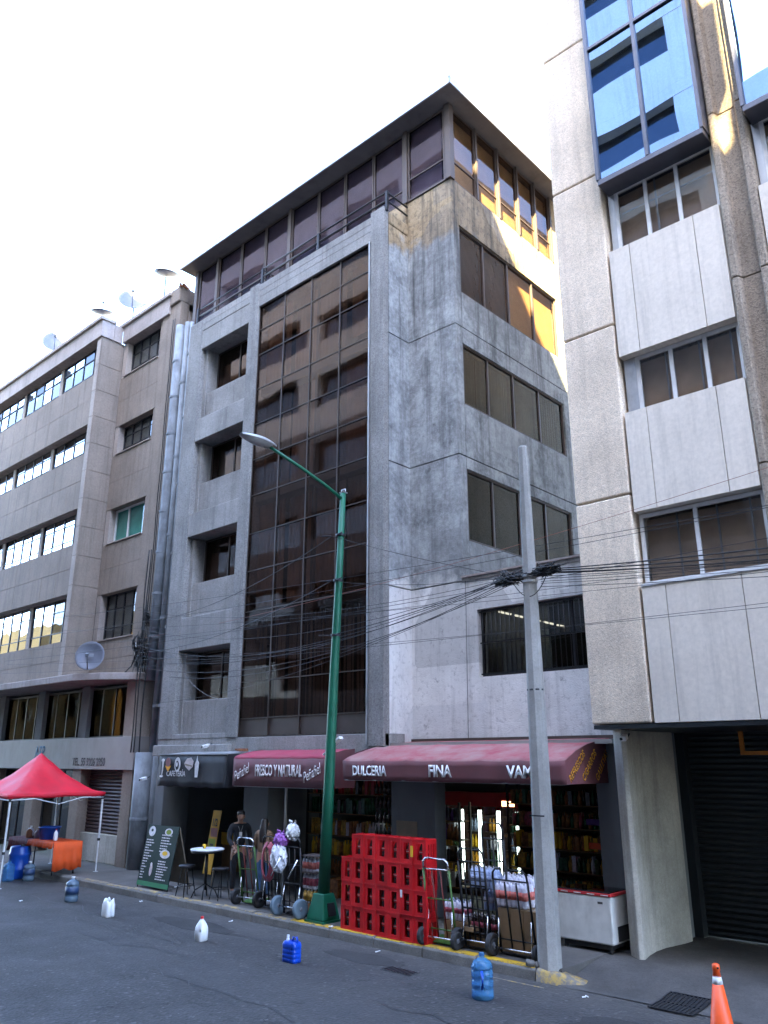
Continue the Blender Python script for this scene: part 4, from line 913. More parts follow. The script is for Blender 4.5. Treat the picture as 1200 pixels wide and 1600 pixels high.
gL = 'cables fanning left from the concrete pole'; lL = 'black overhead cable fanning left from the concrete pole over the grey flank'
for (x, y, z, s, r) in ((-10.95, 10.42, 7.0, .05, .008), (-10.95, 10.42, 5.06, .08, .011), (-10.95, 10.42, 6.1, .1, .007), (-16.9, 10.8, 4.7, .5, .010), (-17.5, 11.0, 5.1, .45, .009), (-19.6, 11.6, 5.2, .6, .009), (-20.3, 11.9, 5.6, .55, .008), (-20.5, 11.9, 6.4, .6, .008), (-20.4, 11.9, 5.9, .7, .009), (-18.5, 11.5, 4.2, .35, .007), (-20.5, 11.9, 6.9, .4, .007)):
    cable((PK[0], PK[1], PK[2] + rnd.uniform(-.08, .08)), (x, y, z), s, r, label=lL, group=gL)
gT = 'through cables along the street'; lT = 'thin black cable strung the length of the street above the awnings'
for (z0, z1, y, s, r) in ((5.9, 6.3, 10.25, .25, .007), (5.75, 6.9, 10.2, .3, .007), (5.62, 5.6, 10.1, .3, .007), (5.05, 5.9, 10.15, .2, .006), (4.8, 6.6, 10.2, .4, .006), (4.66, 5.2, 10.1, .3, .006), (4.5, 5.5, 10.2, .3, .006)):
    cable((6, y, z0), (-27, y + .9, z1 + .3), s, r, label=lT, group=gT, n=28)
cable((6, 10.1, 7.4), (-20.3, 12, 6.1), .5, .006, 'cable_red', 'thin rust red cable crossing both building fronts', None, 28)
cable((-10.95, 10.4, 7.0), (-20.45, 12.1, 6.6), .35, .011, label='cable sagging from the green lamp post to the tan building', group=None)
cable((-10.95, 10.4, 6.1), (-20.45, 12.0, 5.7), .3, .012, label='thick cable sagging from the lamp post clamp to the slot', group=None)
cable((-15.2, 11.5, 4.2), (-18.0, 11.7, 5.2), .35, .006, 'awning_edge', 'pale cord drooping across the lowest recessed window', None)
cable((-53.3, 16, 60), (-20.5, 16, 19.0), .6, .02, 'alu', 'faint pale wire slanting across the white sky', None, 20)
cable((-8.9, 14.0, 18.25), (-9.6, 14, 40), 0, .008, 'alu', 'faint pale wire rising from the roof edge', None)
cable((-6.75, 10.28, 5.45), (-6.12, 10.25, 5.45), .28, .012, label='loop of black cable drooping round the concrete pole', group=None)
cable((-9.3, 12.5, 6.2), (-9.36, 12.52, 3.2), 0, .008, label='thin black cable stapled down the grey flank wall', group=None)
# black risers on the tan building
for i, (x, l) in enumerate(((-20.72, 'left'), (-20.62, 'middle'), (-20.52, 'right'))):
    pts = [(x + .015 * math.sin(k * 1.3 + i), 12.33, 5.2 + k * .6) for k in range(20 if i < 2 else 12)]
    tag(MB().tube(pts, .016 - .003 * i, 6).build('riser_cable', 'cable_black'), '%s of three black cables climbing the tan building edge' % {'left': 'leftmost', 'middle': 'middle one', 'right': 'rightmost'}[l], 'cable')
for i, x in enumerate((-20.15, -20.02, -19.75)):
    pts = [(x + .02 * math.sin(k + i), 11.86, 3.0 + k * .4) for k in range(15 if i < 2 else 9)]
    tag(MB().tube(pts, .02, 6).build('riser_cable', 'cable_black'), '%s of three black cables hanging in front of the blue grey ducts' % ('leftmost', 'middle one', 'rightmost')[i], 'cable', 'cables in front of the ducts')
knot('dense black cable tangle on the canopy by the ducts', (-20.75, 12.2, 5.75), (.12, .06, .3), 46, 5)
knot('black cable tangle beside the first floor window', (-20.7, 12.28, 6.75), (.08, .03, .14), 26, 8)
mt = thing('cable_coil', 'coiled black cable hung on a white bracket beside the duct', 'cable', (-21.15, 12.3, 5.6))
m = MB()
for k in range(3): m.tube([(-21.15 + (.16 + .012 * k) * math.cos(2 * math.pi * i / 18), 12.28 + .02 * k, 6.05 + (.2 + .012 * k) * math.sin(2 * math.pi * i / 18)) for i in range(19)], .016, 6, caps=False)
m.build('coil', 'cable_black', mt); box('bracket', 'white_frame', mt, -21.2, -21.06, 12.3, 12.4, 5.7, 6.1, bevel=.02)
MB().tube([(-21.0, 12.25, 5.9), (-20.95, 12.2, 5.7), (-21.1, 12.2, 5.4), (-21.3, 12.1, 5.2)], .02, 6).build('tail', 'cable_black', mt)
tag(box('meter_plate', 'meter_yellow', None, -19.0, -18.75, 11.95, 11.97, 3.75, 4.08), 'small yellow warning plate fixed beside the ducts', 'plate')
for (x, y, z, l) in ((-18.85, 11.6, 2.35, 'white security camera at the left end of the cafe awning'), (-16.3, 11.62, 3.12, 'small security camera above the cafe awning'), (-5.7, 11.55, 3.12, 'small white security camera under the right building column')):
    c = thing('security_camera', l, 'camera', (x, y, z)); MB().obox((x, y - .08, z), (.08, .2, .07), (.2, 0, .3)).build('housing', 'white_plastic', c, bevel=.01); MB().tube([(x, y, z), (x, y + .09, z + .06)], .015, 6).build('bracket', 'dark_steel', c)
    MB().lathe([(.022, -.01), (.022, .01)], (x, y - .185, z - .02), 8, axis='y').build('lens', 'rubber', c)
FL = thing('floodlight', 'white arm floodlight sticking out between the two maroon awnings', 'floodlight', (-11.3, 10.62, 2.9))
MB().tube([(-11.32, 10.65, 2.9), (-10.98, 10.58, 3.07)], .02, 8).build('arm', 'white_plastic', FL); MB().obox((-10.87, 10.56, 3.14), (.24, .1, .06), (0, -.5, 0)).build('head', 'white_plastic', FL, bevel=.015)

# ------------------------------------------------------------------ satellite dishes and antenna
def dish(label, c, r, az, el, mat='dish_grey', arm=True, mast=.5):
    """dish centred at c facing direction (az, el)"""
    d = Vector((math.sin(R(az)) * math.cos(R(el)), -math.cos(R(az)) * math.cos(R(el)), math.sin(R(el))))
    q = d.to_track_quat('Z', 'Y').to_matrix().to_4x4(); c = Vector(c)
    t = thing('satellite_dish', label, 'satellite dish', (c.x, c.y, c.z - mast - r * .3), 'satellite dishes')
    m = MB(); pr = [(r * k / 6, .28 * r * (k / 6) ** 2) for k in range(1, 7)]
    m.lathe(pr + [(r * 1.01, .27 * r), (r * .98, .26 * r)] + [(a, b - .012) for a, b in pr[::-1]], (0, 0, 0), 24, sy=1.08)
    m.v = [tuple(c + (q @ Vector(v))) for v in m.v]; m.build('reflector', mat, t)
    m = MB(); tip = c + q @ Vector((0, -r * .25, r * 1.05)); low = c + q @ Vector((0, -r * 1.0, r * .25))
    m.tube([low, tip], .018, 6); m.obox(tip, (.08, .12, .08), (.4, 0, R(az))); m.build('feed_arm', 'dish_dark', t)
    MB().tube([c - d * .04, c - d * .1 - Vector((0, 0, .1)), c - d * .1 - Vector((0, 0, mast + r * .3))], .025, 8).build('mast', 'dish_dark', t)
    return t
dish('round grey satellite dish at the left end of the tan building roof', (-29.0, 12.1, 18.75), .50, 60, 20, mast=.6)
dish('pale satellite dish seen nearly face on beside the roof step', (-23.6, 12.4, 18.5), .52, 55, 25, mast=.4)
dish('tilted satellite dish seen edge on over the roof corner', (-25.3, 12.1, 18.55), .42, 60, 74, mast=.5)
dish('tilted satellite dish on a mast by the crumbling chimney', (-21.9, 12.6, 18.9), .42, 70, 76, mast=.75)
D5 = dish('dark grey satellite dish lying on the canopy over the pavement', (-21.75, 11.25, 5.62), .40, 50, 15, 'dish_grey', mast=.2)
q = Vector((math.sin(R(50)) * math.cos(R(15)), -math.cos(R(50)) * math.cos(R(15)), math.sin(R(15))))
c = Vector((-21.75, 11.25, 5.62)) + q * .14
MB().obox(c, (.22, .01, .1), (R(-15), 0, R(50))).build('emblem', 'dish_dark', D5)
AN = thing('antenna', 'spindly rooftop antenna at the left corner of the glazed top storey', 'antenna', (-19.9, 13, 18.3))
m = MB().tube([(-19.9, 13, 18.25), (-19.9, 13, 20.1)], .02, 6); m.build('mast', 'dish_dark', AN)
m = MB()
for k in range(6): m.tube([(-20.08, 13 - .1, 18.9 + k * .22), (-19.72, 13 + .1, 18.92 + k * .22)], .014, 5)
m.build('elements', 'dish_dark', AN)

# ------------------------------------------------------------------ red tent stall
TN = thing('canopy_tent', 'red pop up canopy tent standing half on the road by the tan building', 'tent', (-21.13, 9.87, 0))
X0, X1, Y0, Y1, ZE, ZP = -22.4, -19.9, 8.67, 11.1, 2.02, 2.98
n = 20; rows = []
for j in range(n + 1):
    r = []
    for i in range(n + 1):
        u, v = 2 * i / n - 1, 2 * j / n - 1; d = max(abs(u), abs(v)); e = min(abs(u), abs(v))
        z = ZE + (ZP - ZE) * (1 - d) ** 1.55 + .02 * math.sin(u * 9) * math.sin(v * 7) - .05 * (1 - (e / d if d else 1)) * d * (1 - d) * 4 * .6
        r.append(((X0 + X1) / 2 + u * (X1 - X0) / 2, (Y0 + Y1) / 2 + v * (Y1 - Y0) / 2, z))
    rows.append(r)
MB().grid(rows).build('canopy', 'tent_red', TN, solid=.006)
m = MB(); per = [(X0 + (X1 - X0) * i / 16, Y0) for i in range(16)] + [(X1, Y0 + (Y1 - Y0) * i / 16) for i in range(16)] + [(X1 - (X1 - X0) * i / 16, Y1) for i in range(16)] + [(X0, Y1 - (Y1 - Y0) * i / 16) for i in range(17)]
m.grid([[(x, y, ZE + .004) for x, y in per], [(x * 1.0, y, ZE - .10 + .03 * abs(math.sin(k * .42))) for k, (x, y) in enumerate(per)]])
m.build('valance', 'tent_red', TN, solid=.005)
for (x, y) in ((X0 + .04, Y0 + .04), (X1 - .04, Y0 + .04), (X1 - .04, Y1 - .04), (X0 + .04, Y1 - .04)):
    zb = .15 if y > 10 else 0
    l = MB().box(x - .018, x + .018, y - .018, y + .018, zb + .75, ZE).box(x - .013, x + .013, y - .013, y + .013, zb + .01, zb + .76).box(x - .045, x + .045, y - .045, y + .045, zb, zb + .01).build('leg', 'white_frame', TN)
    MB().box(x - .03, x + .03, y - .03, y + .03, ZE - .16, ZE - .08).box(x - .026, x + .026, y - .026, y + .026, zb + .72, zb + .78).build('joint', 'rubber', l)
for (a, b) in (((X0, Y0), (X1, Y0)), ((X1, Y0), (X1, Y1)), ((X1, Y1), (X0, Y1)), ((X0, Y1), (X0, Y0))):
    m = MB(); A = Vector((*a, 0)); B = Vector((*b, 0)); s = [A.lerp(B, t) for t in (0.02, .25, .5, .75, .98)]; hi, lo = ZE - .10, ZE - .24
    for zz in ((hi - .02, hi, lo, hi, hi - .02),):
        m.tube([Vector((p.x, p.y, z)) for p, z in zip(s, zz)], .012, 5)
    m.build('truss', 'white_frame', TN)
TB = thing('stall_table', 'stall table under a bright orange cloth beneath the red tent', 'table', (-21.0, 10.2, .15))
box('table_top', 'timber', TB, -22.3, -19.95, 9.9, 10.6, .86, .89)
for x in (-22.2, -20.05):
    for y in (9.98, 10.52): MB().tube([(x, y, .15), (x, y, .86)], .018, 6).build('leg', 'dark_steel', TB)
def cloth(name, label, mat, x0, x1, y0, y1, zt, drops, cat='tablecloth'):
    c = thing(name, label, cat, ((x0 + x1) / 2, (y0 + y1) / 2, zt)); m = MB(); n = 26
    m.grid([[(x0 + (x1 - x0) * i / n, y0 + (y1 - y0) * j / 6, zt + .006 + .004 * math.sin(i * 1.7 + j)) for i in range(n + 1)] for j in range(7)])
    m.grid([[(x0 + (x1 - x0) * i / n, y0 - .015 - .03 * t * (1 + math.sin(i * 1.9)) , zt + .006 - drops[0] * t * (1 + .08 * math.sin(i * 1.1))) for i in range(n + 1)] for t in (0, .3, .6, 1)])
    m.grid([[(x1 + .012 + .04 * t * (1 + math.sin(j * 2.1)), y0 + (y1 - y0) * j / 12, zt + .006 - drops[1] * t * (1 + .05 * math.sin(j))) for j in range(13)] for t in (0, .3, .6, 1)])
    m.build('fabric', mat, c, solid=.005); return c
cloth('tablecloth', 'orange cloth hanging long at the right end of the stall table', 'orange_cloth', -21.25, -19.92, 9.88, 10.62, .89, (.13, .62))
cloth('tablecloth', 'burgundy cloth on the left part of the stall table', 'burgundy_cloth', -22.35, -21.27, 9.88, 10.62, .89, (.3, .1))
def tub(label, c, r, h, mat, name='plastic_tub', cat='tub'):
    t = thing(name, label, cat, c); MB().lathe([(r * .82, 0), (r * .86, .01), (r, h), (r * 1.06, h), (r * 1.06, h + .025), (r * .97, h + .025), (r * .8, .03), (.01, .03)], c, 20).build('shell', mat, t); return t
tub('blue plastic tub standing on the stall table', (-20.95, 10.25, .90), .26, .27, 'blue_plastic')
def bottle_thing(label, c, r, h, mat, capm, name='bottle', grp=None):
    t = thing(name, label, 'bottle', c, grp); MB().lathe([(r * .9, 0), (r, .02), (r, h * .62), (r * .75, h * .74), (r * .35, h * .86), (r * .35, h * .92)], c, 12).build('body', mat, t)
    MB().lathe([(r * .4, h * .9), (r * .4, h)], c, 10, False).build('cap', capm, t); return t
bottle_thing('white squeeze bottle at the right end of the orange cloth', (-20.4, 10.15, .90), .05, .27, 'white_plastic', 'cap_red')
for i, (x, y, m_, l) in enumerate(((-21.5, 10.2, 'bottle_pale', 'pale jar left of the blue tub on the stall table'), (-21.75, 10.1, 'terracotta', 'brown jar on the burgundy cloth'), (-22.0, 10.25, 'bottle_pale', 'pale jar at the far left of the stall table'))):
    bottle_thing(l, (x, y, .90), .08, .2 + .03 * i, m_, 'cap_white', 'jar')
DR = thing('plastic_drum', 'blue plastic drum standing on the road in front of the stall', 'drum', (-21.35, 9.75, 0))
MB().lathe([(.22, 0), (.245, .03), (.25, .18), (.262, .2), (.262, .24), (.25, .26), (.25, .52), (.262, .54), (.262, .58), (.25, .6), (.24, .72), (.22, .75), (.02, .75)], (-21.35, 9.75, 0), 24).build('shell', 'blue_plastic', DR)
MB().lathe([(.045, .75), (.045, .78)], (-21.25, 9.75, 0), 10, False).build('bung', 'rubber', DR)
def garrafon(label, c, mat, h=.50, r=.135, tint='white_plastic', cap=True, band=None):
    t = thing('water_jug', label, 'water jug', c, 'big round water jugs'); s = h / .5
    pr = [(r * .9, 0), (r, .015 * s), (r, .1 * s), (r * .95, .11 * s), (r * .95, .125 * s), (r, .135 * s), (r, .2 * s), (r * .95, .21 * s), (r * .95, .225 * s), (r, .235 * s), (r, .30 * s), (r * .95, .31 * s), (r * .95, .325 * s), (r, .335 * s), (r * .98, .36 * s), (r * .8, .405 * s), (r * .45, .435 * s), (r * .24, .445 * s), (r * .22, .485 * s)]
    MB().lathe(pr, c, 24).build('body', mat, t)
    MB().lathe([(r * .27, .468 * s), (r * .27, .5 * s)], c, 12, False).build('cap', tint, t)
    if band: MB().lathe([(r * 1.012, .15 * s), (r * 1.012, .29 * s)], c, 24).build('label_band', band, t)
    return t
garrafon('grey blue round water jug with a dark label standing on the road near the tent', (-17.1, 9.0, 0), 'jug_grey', .48, .135, 'cap_white', band='label_navy')
g = garrafon('translucent blue water jug on the road in front of the loaded hand trucks', (-6.65, 9.03, 0), 'jug_blue', .51, .135, 'jug_blue')
MB().tube([(-6.56, 8.90, .14), (-6.53, 8.87, .18), (-6.53, 8.87, .28), (-6.56, 8.90, .33)], .016, 6).build('handle', 'jerry_blue', g)
garrafon('blue water jug left of the drum by the stall', (-21.05, 9.38, 0), 'jug_blue', .46, .14, 'jug_blue')
garrafon('water jug with a pump spout right of the drum by the stall', (-20.75, 9.75, 0), 'jug_grey', .44, .135, 'white_plastic', band='label_navy')
W = thing('cut_jug', 'white cut open plastic jug standing on the road', 'jug', (-15.02, 8.67, 0))
rows = []
for z, a, b in ((0, .115, .085), (.02, .122, .09), (.2, .12, .088), (.25, .105, .075), (.29, .09, .065)):
    rows.append([(-15.02 + a * (abs(math.cos(t)) ** .5) * (1 if math.cos(t) > 0 else -1), 8.67 + b * (abs(math.sin(t)) ** .5) * (1 if math.sin(t) > 0 else -1), z + (.035 * math.sin(t * 3) if z > .28 else 0)) for t in [2 * math.pi * k / 24 for k in range(25)]])
MB().grid(rows).build('shell', 'white_plastic', W, solid=.004); box('base', 'white_plastic', W, -15.12, -14.92, 8.6, 8.74, .002, .012)
G = thing('milk_jug', 'white gallon jug with red cap and moulded handle on the road', 'jug', (-11.97, 8.62, 0))
rows = []
for z, a in ((0, .08), (.012, .092), (.14, .094), (.2, .088), (.25, .066), (.29, .042), (.315, .024), (.33, .022)):
    rows.append([(-11.97 + a * (abs(math.cos(t)) ** .6) * (1 if math.cos(t) > 0 else -1) + (.02 if z > .24 else 0) * 0, 8.62 + a * (abs(math.sin(t)) ** .6) * (1 if math.sin(t) > 0 else -1), z) for t in [2 * math.pi * k / 20 for k in range(21)]])
MB().grid(rows).build('body', 'white_plastic', G); MB().tube([(-11.93, 8.58, .30), (-11.87, 8.54, .27), (-11.865, 8.53, .2), (-11.90, 8.55, .15)], .013, 7).build('handle', 'white_plastic', G)
MB().lathe([(.026, .325), (.026, .36)], (-11.97, 8.62, 0), 12, False).build('cap', 'cap_red', G)
J = thing('jerry_can', 'bright blue jerry can with white spout and top handle on the road', 'jerry can', (-9.8, 8.67, 0))
m = MB(); rows = []
for z, k in ((0, .9), (.012, 1), (.05, 1), (.058, .965), (.068, 1), (.11, 1), (.118, .965), (.128, 1), (.17, 1), (.178, .965), (.188, 1), (.235, 1), (.26, .93), (.275, .8)):
    a, b = .135 * k, .085 * k
    rows.append([(-9.8 + a * (abs(math.cos(t)) ** .35) * (1 if math.cos(t) > 0 else -1), 8.67 + b * (abs(math.sin(t)) ** .35) * (1 if math.sin(t) > 0 else -1), z) for t in [2 * math.pi * q / 32 for q in range(33)]])
m.grid(rows); m.add([rows[-1][i] for i in range(32)], [tuple(range(32))]); m.build('body', 'jerry_blue', J)
MB().tube([(-9.79, 8.67, .27), (-9.77, 8.67, .33), (-9.70, 8.67, .335), (-9.68, 8.67, .27)], .016, 7).build('handle', 'jerry_blue', J); MB().lathe([(.026, .27), (.026, .29), (.02, .3), (.02, .345)], (-9.89, 8.67, 0), 10, False).build('spout', 'white_plastic', J)

# cone, grates, litter
CN = thing('traffic_cone', 'orange traffic cone with a white collar at the driveway edge', 'cone', (-3.87, 9.44, 0))
cz = (-3.87, 9.44, 0)
MB().box(-4.05, -3.69, 9.26, 9.62, .001, .03).build('base', 'cone_orange', CN, bevel=.01); MB().lathe([(.14, .03), (.132, .06), (.052, .55)], cz, 20).build('body', 'cone_orange', CN)
MB().lathe([(.0545, .535), (.042, .615)], cz, 20).build('collar', 'cap_white', CN); MB().lathe([(.044, .605), (.034, .66), (.04, .665), (.038, .72), (.02, .73)], cz, 18).build('tip', 'cone_orange', CN)
MB().lathe([(.012, -.001), (.012, .001)], (-3.835, 9.402, .695), 8, axis='y').build('hole', 'rubber', CN)
GT = thing('drain_grate', 'black slotted drain grate set in the driveway', 'grate', (-4.72, 10.32, 0))
def gz(y):
    t = max(0, min(1, (y - 10.17) / 1.3)); return .012 + .138 * (t * t * (3 - 2 * t))
def drape(m): m.v = [(a, b, gz(b) + c) for a, b, c in m.v]; return m
drape(MB().box(-4.98, -4.96, 10.02, 10.34, 0, .012).box(-4.98, -4.96, 10.34, 10.66, 0, .012).box(-4.46, -4.44, 10.02, 10.34, 0, .012).box(-4.46, -4.44, 10.34, 10.66, 0, .012).box(-4.96, -4.46, 10.02, 10.04, 0, .012).box(-4.96, -4.46, 10.64, 10.66, 0, .012).box(-4.96, -4.46, 10.33, 10.35, 0, .011)).build('frame', 'dark_steel', GT)
for i in range(10):
    x = -4.94 + i * .052
    for (a, b) in ((10.04, 10.33), (10.35, 10.64)): drape(MB().box(x, x + .022, a, b, .002, .010)).build('bar', 'dark_steel', GT)
drape(MB().box(-4.96, -4.46, 10.04, 10.33, -.004, .001).box(-4.96, -4.46, 10.35, 10.64, -.004, .001)).build('pit', 'rubber', GT)
MH = thing('gully_grate', 'small worn iron gully grate sunk in the road', 'grate', (-8.3, 9.33, 0))
box('plate', 'rubber', MH, -8.55, -8.02, 9.22, 9.46, -.01, .005)
for i in range(9): box('bar', 'dark_steel', MH, -8.53 + i * .056, -8.505 + i * .056, 9.24, 9.44, .0052, .013)
for (x, y) in ((-17.9, 8.3), (-16.0, 9.95), (-12.9, 9.9), (-9.3, 9.95), (-5.75, 9.9), (-10.6, 10.2), (-16.2, 10.9)):
    m = MB().obox((x, y, .012 if y < 10.15 else .166), (.045, .03, .01), (.1, .15, x * 7)); m.obox((x + .03, y + .02, .02 if y < 10.15 else .17), (.03, .03, .01), (.3, .4, x * 3)); tag(m.build('litter', 'litter_white'), 'scrap of white litter lying on the street', 'litter', 'scraps of litter')
rk = MB(); rk.obox((-6.72, 10.22, .19), (.12, .09, .07), (.3, .2, .6)); rk.obox((-6.62, 10.25, .18), (.08, .08, .06), (.7, .1, 1.1)); tag(rk.build('stone', 'kerb_cement', bevel=.02), 'lump of broken concrete on the kerb by the pole', 'stone')

# ------------------------------------------------------------------ red bottle crates
def make_crate():
    t = thing('bottle_crate', 'x', 'crate', (0, 0, 0)); w, d, h = .262, .26, .370; x0, x1, y0, y1 = -w / 2, w / 2, 0, d
    m = MB(); a = .075
    for y in (y0, y1 - .018):                                   # front / back faces with one tall window
        m.box(x0, x0 + a, y, y + .018, .06, h - .065); m.box(x1 - a, x1, y, y + .018, .06, h - .065); m.box(x0, x1, y, y + .018, 0, .06); m.box(x0, x1, y, y + .018, h - .065, h - .004)
    m.box(x0 + .0, x0 + .012, y0 - .006, y0, 0, h - .004); m.box(x1 - .012, x1, y0 - .006, y0, 0, h - .004); m.box(x0 + .012, x1 - .012, y0 - .006, y0, h - .02, h - .004); m.box(x0 + .012, x1 - .012, y0 - .006, y0, 0, .014)
    for x in (x0, x1 - .016):                                   # side faces with three slots
        m.box(x, x + .016, y0 + .018, y1 - .018, 0, .075); m.box(x, x + .016, y0 + .018, y1 - .018, h - .075, h - .004)
        for k in range(4): yy = y0 + .02 + k * .062; m.box(x, x + .016, yy, yy + .034, .075, h - .075)
    m.box(x0 + .016, x1 - .016, y0 + .018, y1 - .018, 0, .012)
    m.build('shell', 'crate_red', t)
    for (bx, by) in ((0, .078), (0, .19)):
        b = MB().lathe([(.05, .014), (.056, .025), (.056, .12), (.05, .15), (.056, .2), (.05, .23), (.024, .295), (.018, .32)], (bx, by, 0), 10).build('bottle', 'cola_dark', t)
        MB().lathe([(.0515, .145), (.053, .17), (.057, .198)], (bx, by, 0), 10).build('label_band', 'label_red', b); MB().lathe([(.0538, .170), (.0552, .180)], (bx, by, 0), 10).build('label_stripe', 'letter_cream', b); MB().lathe([(.021, .31), (.021, .338)], (bx, by, 0), 8, False).build('cap', 'cap_red', b)
    return t
crate = make_crate(); first = True; rown = ['bottom', 'second', 'third', 'top']
coln = ['first', 'second', 'third', 'fourth', 'fifth', 'sixth', 'seventh']
for cidx in range(7):
    for r in range(3 if cidx == 0 else 4):
        o = crate if first else copy_tree(crate); first = False
        o.location = (-10.27 + cidx * .2665 + rnd.uniform(-.004, .004), 10.24 + rnd.uniform(-.008, .008) + (.02 if cidx == 0 else 0), (.152 + r * .3675)); o.rotation_euler.z = R(rnd.uniform(-1.2, 1.2))
        o['label'] = 'red bottle crate in the %s row, %s column from the lamp post' % (rown[r], coln[cidx]); o['group'] = 'stacked red bottle crates'
tag(box('crate_sticker', 'litter_white', None, -9.06, -9.02, 10.222, 10.228, .76, .87), 'white sticker on the third crate row', 'sticker')
tag(box('crate_sticker', 'yellow', None, -8.84, -8.79, 10.222, 10.228, 1.36, 1.52), 'yellow paper tag on the top crate row', 'sticker')

# ------------------------------------------------------------------ hand trucks
def truck(label, loc, rz, w=.46, h=1.2, lean=.17, mat='black_metal', hmat='black_metal', slats=2, wheel=.13, wmat='rubber', mesh=0, bars=3, toe=True):
    t = thing('hand_truck', label, 'hand truck', (0, 0, 0), 'hand trucks along the kerb')
    L = lambda x, s, off=0: (x, .09 - s * math.sin(lean) + off * math.cos(lean), .12 + s * math.cos(lean) + off * math.sin(lean))
    for x in (-w / 2, w / 2): MB().tube([L(x, -.08), L(x, h * .86)], .017, 8).build('rail', mat, t)
    MB().tube([L(-w / 2, h * .86), L(-w / 2 + .01, h * .95), L(-w / 2 + .06, h), L(w / 2 - .06, h), L(w / 2 - .01, h * .95), L(w / 2, h * .86)], .016, 8).build('handle', hmat, t)
    for k in range(bars): MB().tube([L(-w / 2, h * (.1 + .76 * k / max(1, bars - 1))), L(w / 2, h * (.1 + .76 * k / max(1, bars - 1)))], .012, 6).build('crossbar', hmat if k == bars - 1 else mat, t)
    for k in range(slats):
        x = -w / 2 + w * (k + 1) / (slats + 1); MB().tube([L(x, 0), L(x, h * .84)], .013, 6).build('slat', 'red_paint' if mat != 'black_metal' else mat, t)
    if mesh:
        m = MB()
        for k in range(mesh): m.tube([L(-w / 2, h * (.06 + .8 * k / mesh)), L(w / 2, h * (.06 + .8 * k / mesh))], .006, 4)
        m.build('mesh_back', mat, t)
    if toe: m = MB().add([L(-w / 2, -.09), L(w / 2, -.09), L(w / 2, -.07, .26), L(-w / 2, -.07, .26), L(-w / 2, -.08), L(w / 2, -.08), L(w / 2, -.06, .26), L(-w / 2, -.06, .26)], [(0, 1, 2, 3), (4, 7, 6, 5), (0, 4, 5, 1), (1, 5, 6, 2), (2, 6, 7, 3), (3, 7, 4, 0)]).build('toe_plate', mat, t)
    MB().tube([(-w / 2 - .1, 0, wheel), (w / 2 + .1, 0, wheel)], .012, 8).build('axle', 'steel_chrome', t)
    for x in (-w / 2 + .02, w / 2 - .02): MB().tube([(x, 0, wheel), L(x, .38)], .01, 6).build('strut', 'steel_chrome', t)
    for x in (-w / 2 - .07, w / 2 + .07):
        wl = MB().lathe([(wheel * .62, -.025), (wheel * .85, -.04), (wheel * .98, -.028), (wheel, 0), (wheel * .98, .028), (wheel * .85, .04), (wheel * .62, .025)], (x, 0, wheel), 20, axis='x').build('tyre', wmat, t)
        rm = MB().lathe([(.02, -.035), (.03, -.03), (wheel * .3, -.012), (wheel * .6, -.018), (wheel * .63, 0), (wheel * .6, .018), (wheel * .3, .012), (.03, .03), (.02, .035)], (x, 0, wheel), 16, axis='x').build('rim', 'dish_dark', wl)
    t.location = loc; t.rotation_euler.z = rz; return t
truck('green and olive hand truck with a chrome handle against the red crates', (-8.33, 10.28, .15), .04, .48, 1.12, .16, 'green_paint', 'steel_chrome', 2, .125)
truck('black hand truck with a mesh back right of the green one', (-7.74, 10.36, .15), .03, .46, 1.28, .12, 'black_metal', 'black_metal', 4, .15, mesh=8, bars=4)
truck('tall black hand truck behind the mesh backed one', (-7.62, 10.72, .15), -.08, .42, 1.62, .06, 'black_metal', 'black_metal', 3, .14, bars=5)
truck('black hand truck loaded with pink labelled bottle packs', (-7.08, 10.40, .15), .02, .58, 1.05, .16, 'black_metal', 'black_metal', 2, .115, bars=2)
truck('hand truck with green rails and red slats beside the woman', (-13.25, 10.55, .15), .12, .44, 1.12, .2, 'green_paint', 'steel_chrome', 2, .14)
truck('black hand truck behind the blue wheeled one', (-12.62, 10.55, .15), -.05, .44, 1.15, .1, 'black_metal', 'black_metal', 3, .15, bars=4)
truck('black hand truck with grey blue tyres beside the lamp post', (-11.78, 10.32, .15), .0, .46, 1.2, .06, 'black_metal', 'black_metal', 2, .165, 'rubber_blue', bars=4)
for x in (-12.02, -11.55): tag(MB().tube([(x + .1, 10.2, 1.12), (x - .03, 10.1, .82)], .012, 6).build('truck_rod', 'steel_chrome'), '%s bare steel rod leaning on the blue wheeled hand truck' % ('left' if x < -11.8 else 'right'), 'rod', 'steel rods on the hand truck')
# loads
def pack(label, c, nx, ny, pitch, h, bmat, lmat, cmat, lz=(.35, .6), rz=0.0, layers=1):
    t = thing('bottle_pack', label, 'bottle pack', c, 'packs of bottles on the pavement'); b, l, k = MB(), MB(), MB(); r = pitch * .48
    for q in range(layers):
        for i in range(nx):
            for j in range(ny):
                x, y, z = c[0] + (i - (nx - 1) / 2) * pitch, c[1] + (j - (ny - 1) / 2) * pitch, c[2] + q * h
                b.lathe([(r * .9, 0), (r, .02), (r, h * .66), (r * .8, h * .76), (r * .34, h * .9)], (x, y, z), 8); l.lathe([(r * 1.02, h * lz[0]), (r * 1.02, h * lz[1])], (x, y, z), 8); k.lathe([(r * .4, h * .9), (r * .4, h * .98)], (x, y, z), 6, False)
    b.build('bottles', bmat, t, kind='stuff'); l.build('label_bands', lmat, t, kind='stuff'); k.build('caps', cmat, t, kind='stuff'); return t
